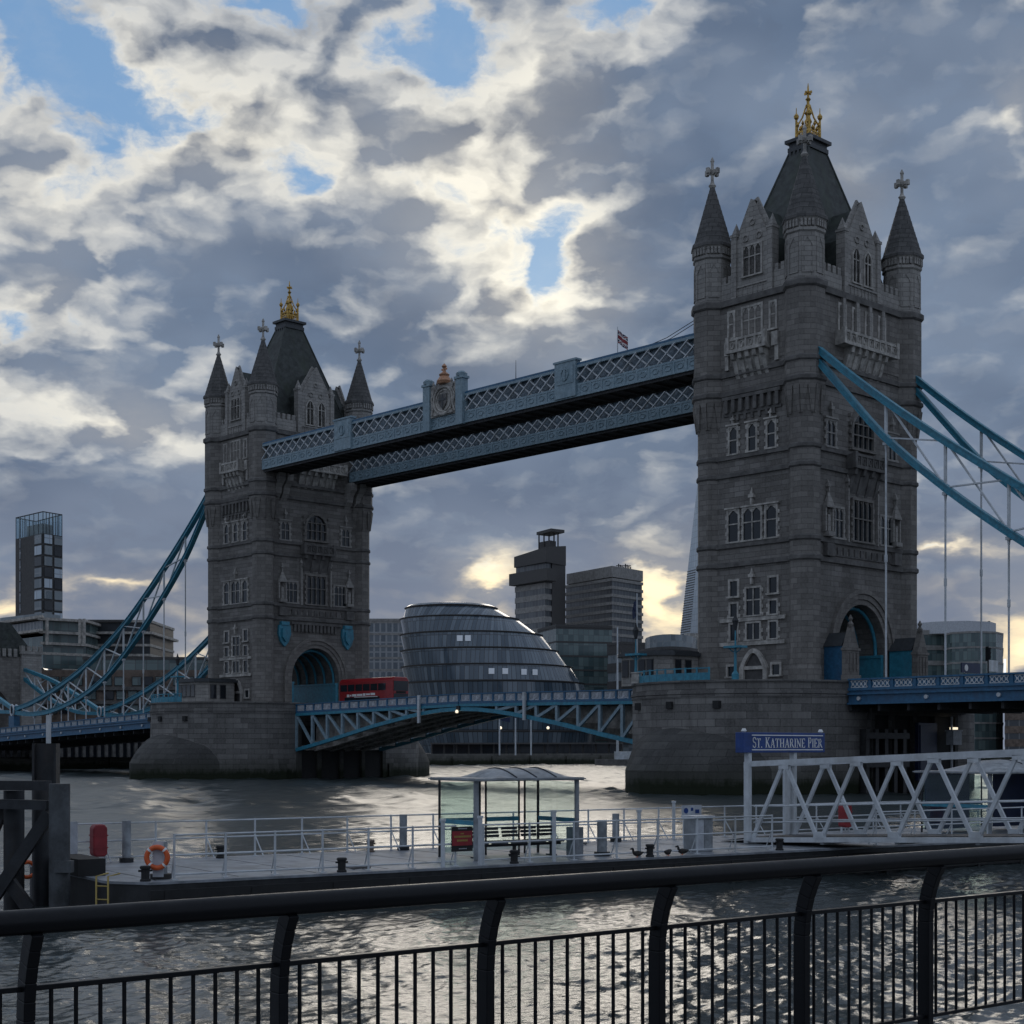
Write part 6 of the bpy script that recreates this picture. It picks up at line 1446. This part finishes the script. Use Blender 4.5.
SER = {   # strokes in a unit box: x0, y0, x1, y1, width  /  'A': centre, radii, from, to, width
 'T': (.8, [(.4, 0, .4, 1, .16), (0, .95, .8, .95, .08), (.03, .78, .03, .95, .06), (.77, .78, .77, .95, .06), (.22, .03, .58, .03, .06)]),
 'K': (.9, [(.16, 0, .16, 1, .16), (0, .03, .34, .03, .06), (0, .97, .34, .97, .06), (.2, .42, .72, .97, .08), (.36, .55, .78, .03, .16), (.55, .97, .88, .97, .06), (.6, .03, .95, .03, .06)]),
 'A': (.9, [(.13, .03, .45, 1, .07), (.45, 1, .76, .03, .17), (.22, .36, .68, .36, .07), (0, .03, .27, .03, .06), (.58, .03, .92, .03, .06)]),
 'H': (.95, [(.17, 0, .17, 1, .16), (.77, 0, .77, 1, .16), (.17, .5, .77, .5, .07), (0, .03, .34, .03, .06), (0, .97, .34, .97, .06), (.6, .03, .94, .03, .06), (.6, .97, .94, .97, .06)]),
 'R': (.88, [(.16, 0, .16, 1, .16), (0, .03, .34, .03, .06), (0, .97, .34, .97, .06), ('A', .34, .74, .27, .23, -90, 90, .13), (.16, .97, .36, .97, .06), (.16, .5, .36, .5, .06), (.42, .5, .76, .03, .16), (.66, .03, .9, .03, .06)]),
 'I': (.36, [(.18, 0, .18, 1, .16), (0, .03, .36, .03, .06), (0, .97, .36, .97, .06)]),
 'N': (.95, [(.16, 0, .16, 1, .07), (.12, .95, .8, .05, .17), (.8, 0, .8, 1, .07), (0, .03, .32, .03, .06), (0, .97, .24, .97, .06), (.64, .97, .95, .97, .06)]),
 'E': (.76, [(.16, 0, .16, 1, .16), (0, .03, .7, .03, .07), (0, .97, .68, .97, .07), (.16, .5, .5, .5, .06), (.70, .03, .70, .24, .06), (.67, .78, .67, .97, .06), (.5, .4, .5, .62, .05)]),
 'P': (.76, [(.16, 0, .16, 1, .16), (0, .03, .36, .03, .06), (0, .97, .34, .97, .06), ('A', .34, .72, .30, .25, -90, 90, .13), (.16, .97, .36, .97, .06), (.16, .46, .36, .46, .06)]),
 'S': (.66, [('A', .33, .74, .25, .23, 40, 270, .12), ('A', .33, .27, .26, .24, 90, -140, .12), (.56, .74, .56, .97, .06), (.06, .03, .06, .26, .06)]),
 '.': (.25, [(.1, .0, .1, .13, .14)]), ' ': (.42, [])}
def lettering(txt, y0, y1, z0, z1, x):
    m = MB(); h = z1-z0; gap = .10; tot = sum(SER[c][0]+gap for c in txt)-gap; k = (y1-y0)/tot; y = y0
    def seg(a, b, w_):
        m.beam((x+.006, a[0], a[1]), (x+.006, b[0], b[1]), .01, w_, up=(0, -(b[1]-a[1]), b[0]-a[0]))
    for i, c in enumerate(txt):
        wd, st = SER[c]; hh = h*(1.12 if i in (0, 4, 14) else 1.0)
        for s in st:
            if s[0] == 'A':
                _, cx, cy, rx, ry, a0, a1, w_ = s; pts = [(y+(cx+rx*math.cos(R(lerp(a0, a1, j/10))))*k, z0+(cy+ry*math.sin(R(lerp(a0, a1, j/10))))*hh) for j in range(11)]
                for p, q in zip(pts, pts[1:]):
                    e = ((q[0]-p[0])*.12, (q[1]-p[1])*.12); seg((p[0]-e[0], p[1]-e[1]), (q[0]+e[0], q[1]+e[1]), w_*k*1.05)
            else: seg((y+s[0]*k, z0+s[1]*hh), (y+s[2]*k, z0+s[3]*hh), s[4]*(k if abs(s[2]-s[0]) < abs(s[3]-s[1]) else h))
        y += (wd+gap)*k
    return m
obj('lettering', lettering('ST. KATHARINE PIER', SY0+.46, SY1-.16, SZ0+.155, SZ1-.19, SXF+.001), 'letter_white', t)

# ================================================================== mooring dolphin at the left
t = thing('mooring_dolphin', 'dark steel mooring dolphin of heavy piles and braces at the left edge', 'dolphin', (*site(40, 36)[:2], 0))
def sp(px, dist, z): x, y = site(px, dist); return (x, y, z)
def hp(px, dist, top, r, nm='pile', mat='dark_steel'): 
    x, y = site(px, dist); m = MB().cyl((x, y, -4), (x, y, top), r, r, 18); obj(nm, m, mat, t); return x, y
hp(59.5, 35.5, 2.98, .24, mat='pile_grey'); hp(14, 36.5, 2.8, .24); hp(41, 37.2, 3.0, .2)
for px, d_, top in ((46, 38.5, 3.92),): 
    x, y = site(px, d_); m = MB(); m.beam((x, y, -4), (x, y, top), .5, .03, up=(FX, FY, 0)); 
    a = Vector((RX, RY, 0))*.27
    for s in (-1, 1): c_ = Vector((x, y, 0))+a*s; m.beam((c_.x, c_.y, -4), (c_.x, c_.y, top), .06, .34, up=(FX, FY, 0))
    obj('pile', m, 'dark_steel', t)
obj('cross_beam', MB().beam(sp(-20, 36.2, 2.93), sp(49, 35.8, 2.93), .26, .22), 'dark_steel', t)
obj('cross_beam', MB().beam(sp(-20, 36.2, 2.50), sp(50, 35.7, 2.48), .30, .22), 'dark_steel', t)
for p, q in ((sp(50, 35.6, 2.3), sp(-6, 35.6, .35)), (sp(3, 35.7, .9), sp(30, 35.7, .05)), (sp(3, 36.6, 2.4), sp(-30, 36.6, .6))): obj('brace', MB().beam(p, q, .21, .28), 'dark_steel', t)
m = MB()
m.ext([sp(54, 35.2, .95), sp(71, 35.2, .95), sp(71, 35.2, 1.22), sp(54, 35.2, 1.22)], (FX*.25, FY*.25, 0)); obj('pile_bracket', m, 'pile_grey', t)
x, y = site(48.5, 38.2)
single('marker_post', MB().box(x-.045, y-.045, 3.92, x+.045, y+.045, 4.62), 'white_steel', 'short white marker post on top of the left mooring dolphin', 'post', at=(x, y, 3.92))
t = thing('lifebuoy', 'orange lifebuoy half hidden behind the left mooring dolphin', 'lifebuoy', (*site(28.5, 38.2), .66), PA, local=True)
obj('ring', MB().tube([(.19*math.cos(R(20*i)), .1, .12+.19*math.sin(R(20*i))) for i in range(18)], .05, 8, closed=True), 'orange', t)

# ================================================================== quay edge and the near railing
single('quay_wall', MB().prism([(119.93-.0989*88, -200), (120.058-.0989*88, -200), (120.058+.0989*112, 0), (119.93+.0989*112, 0)], -4.9, 1.77), 'bank_stone', 'stone quay edge under the black railing', 'quay wall', at=(119.6, -100, 0))
QA = math.atan2(.9953, .0984)
t = thing('quay_railing', 'black tubular quay railing with curved posts across the foreground', 'railing', (119.935, -114.26, 2.0), QA, local=True)
m = MB().tube([(x*.5-3, 0, 1.12) for x in range(34)], .051, 20); obj('top_rail', m, 'black_paint', t)
step = 1.1385; OFF = .10
for k in range(-2, 11):
    x = k*step+.07+.075; m = MB()
    c = [(x, OFF, -.27), (x, OFF, .72), (x, OFF-.006, .80), (x, OFF-.018, .88), (x, OFF-.038, .95), (x, OFF-.066, 1.02), (x, OFF-.10, 1.085)]
    hw, hd = .024, .044
    for a, b in zip(range(len(c)-1), range(1, len(c))):
        def nrm(i):
            p, q = c[max(i-1, 0)], c[min(i+1, len(c)-1)]; d = Vector(q)-Vector(p); return Vector((0, d.z, -d.y)).normalized()
        A_, B_ = Vector(c[a]), Vector(c[b]); na, nb = nrm(a), nrm(b); ux = Vector((hw, 0, 0))
        m.hexa([A_-ux-na*hd, A_+ux-na*hd, A_+ux+na*hd, A_-ux+na*hd, B_-ux-nb*hd, B_+ux-nb*hd, B_+ux+nb*hd, B_-ux+nb*hd])
    m.box(x-.09, OFF-.1, -.25, x+.09, OFF+.06, -.235)
    obj('post', m, 'black_paint', t, bevel=.004)
for nm, z in (('mid_rail', .845), ('bottom_rail', .13)):
    obj(nm, MB().box(-3, OFF-.02, z-.011, 13, OFF+.02, z+.011), 'black_paint', t, bevel=.003)
for k in range(-1, 8):
    for j in range(1, 11):
        x = k*step+.145+j*step/11; obj('baluster', MB().cyl((x, OFF, .13), (x, OFF, .845), .0095, n=8, caps=False), 'black_paint', t)

# ropes lying on the landing stage
for s_, w_, lb in ((6.4, .8, 'coil of pale rope on the near deck between lifebuoy and notice'), (16.6, 5.6, 'coil of pale rope on the deck behind the service cabinet')):
    c0 = Vector(PW(s_, w_)); pts = [(c0.x+(.10+.012*i)*math.cos(i*.55), c0.y+(.10+.012*i)*math.sin(i*.55), DK+.03+.012*(i % 3)) for i in range(22)]
    single('rope_coil', MB().tube(pts, .022, 6), 'course_stone', lb, 'rope', at=tuple(c0), group='rope coils on the landing stage')
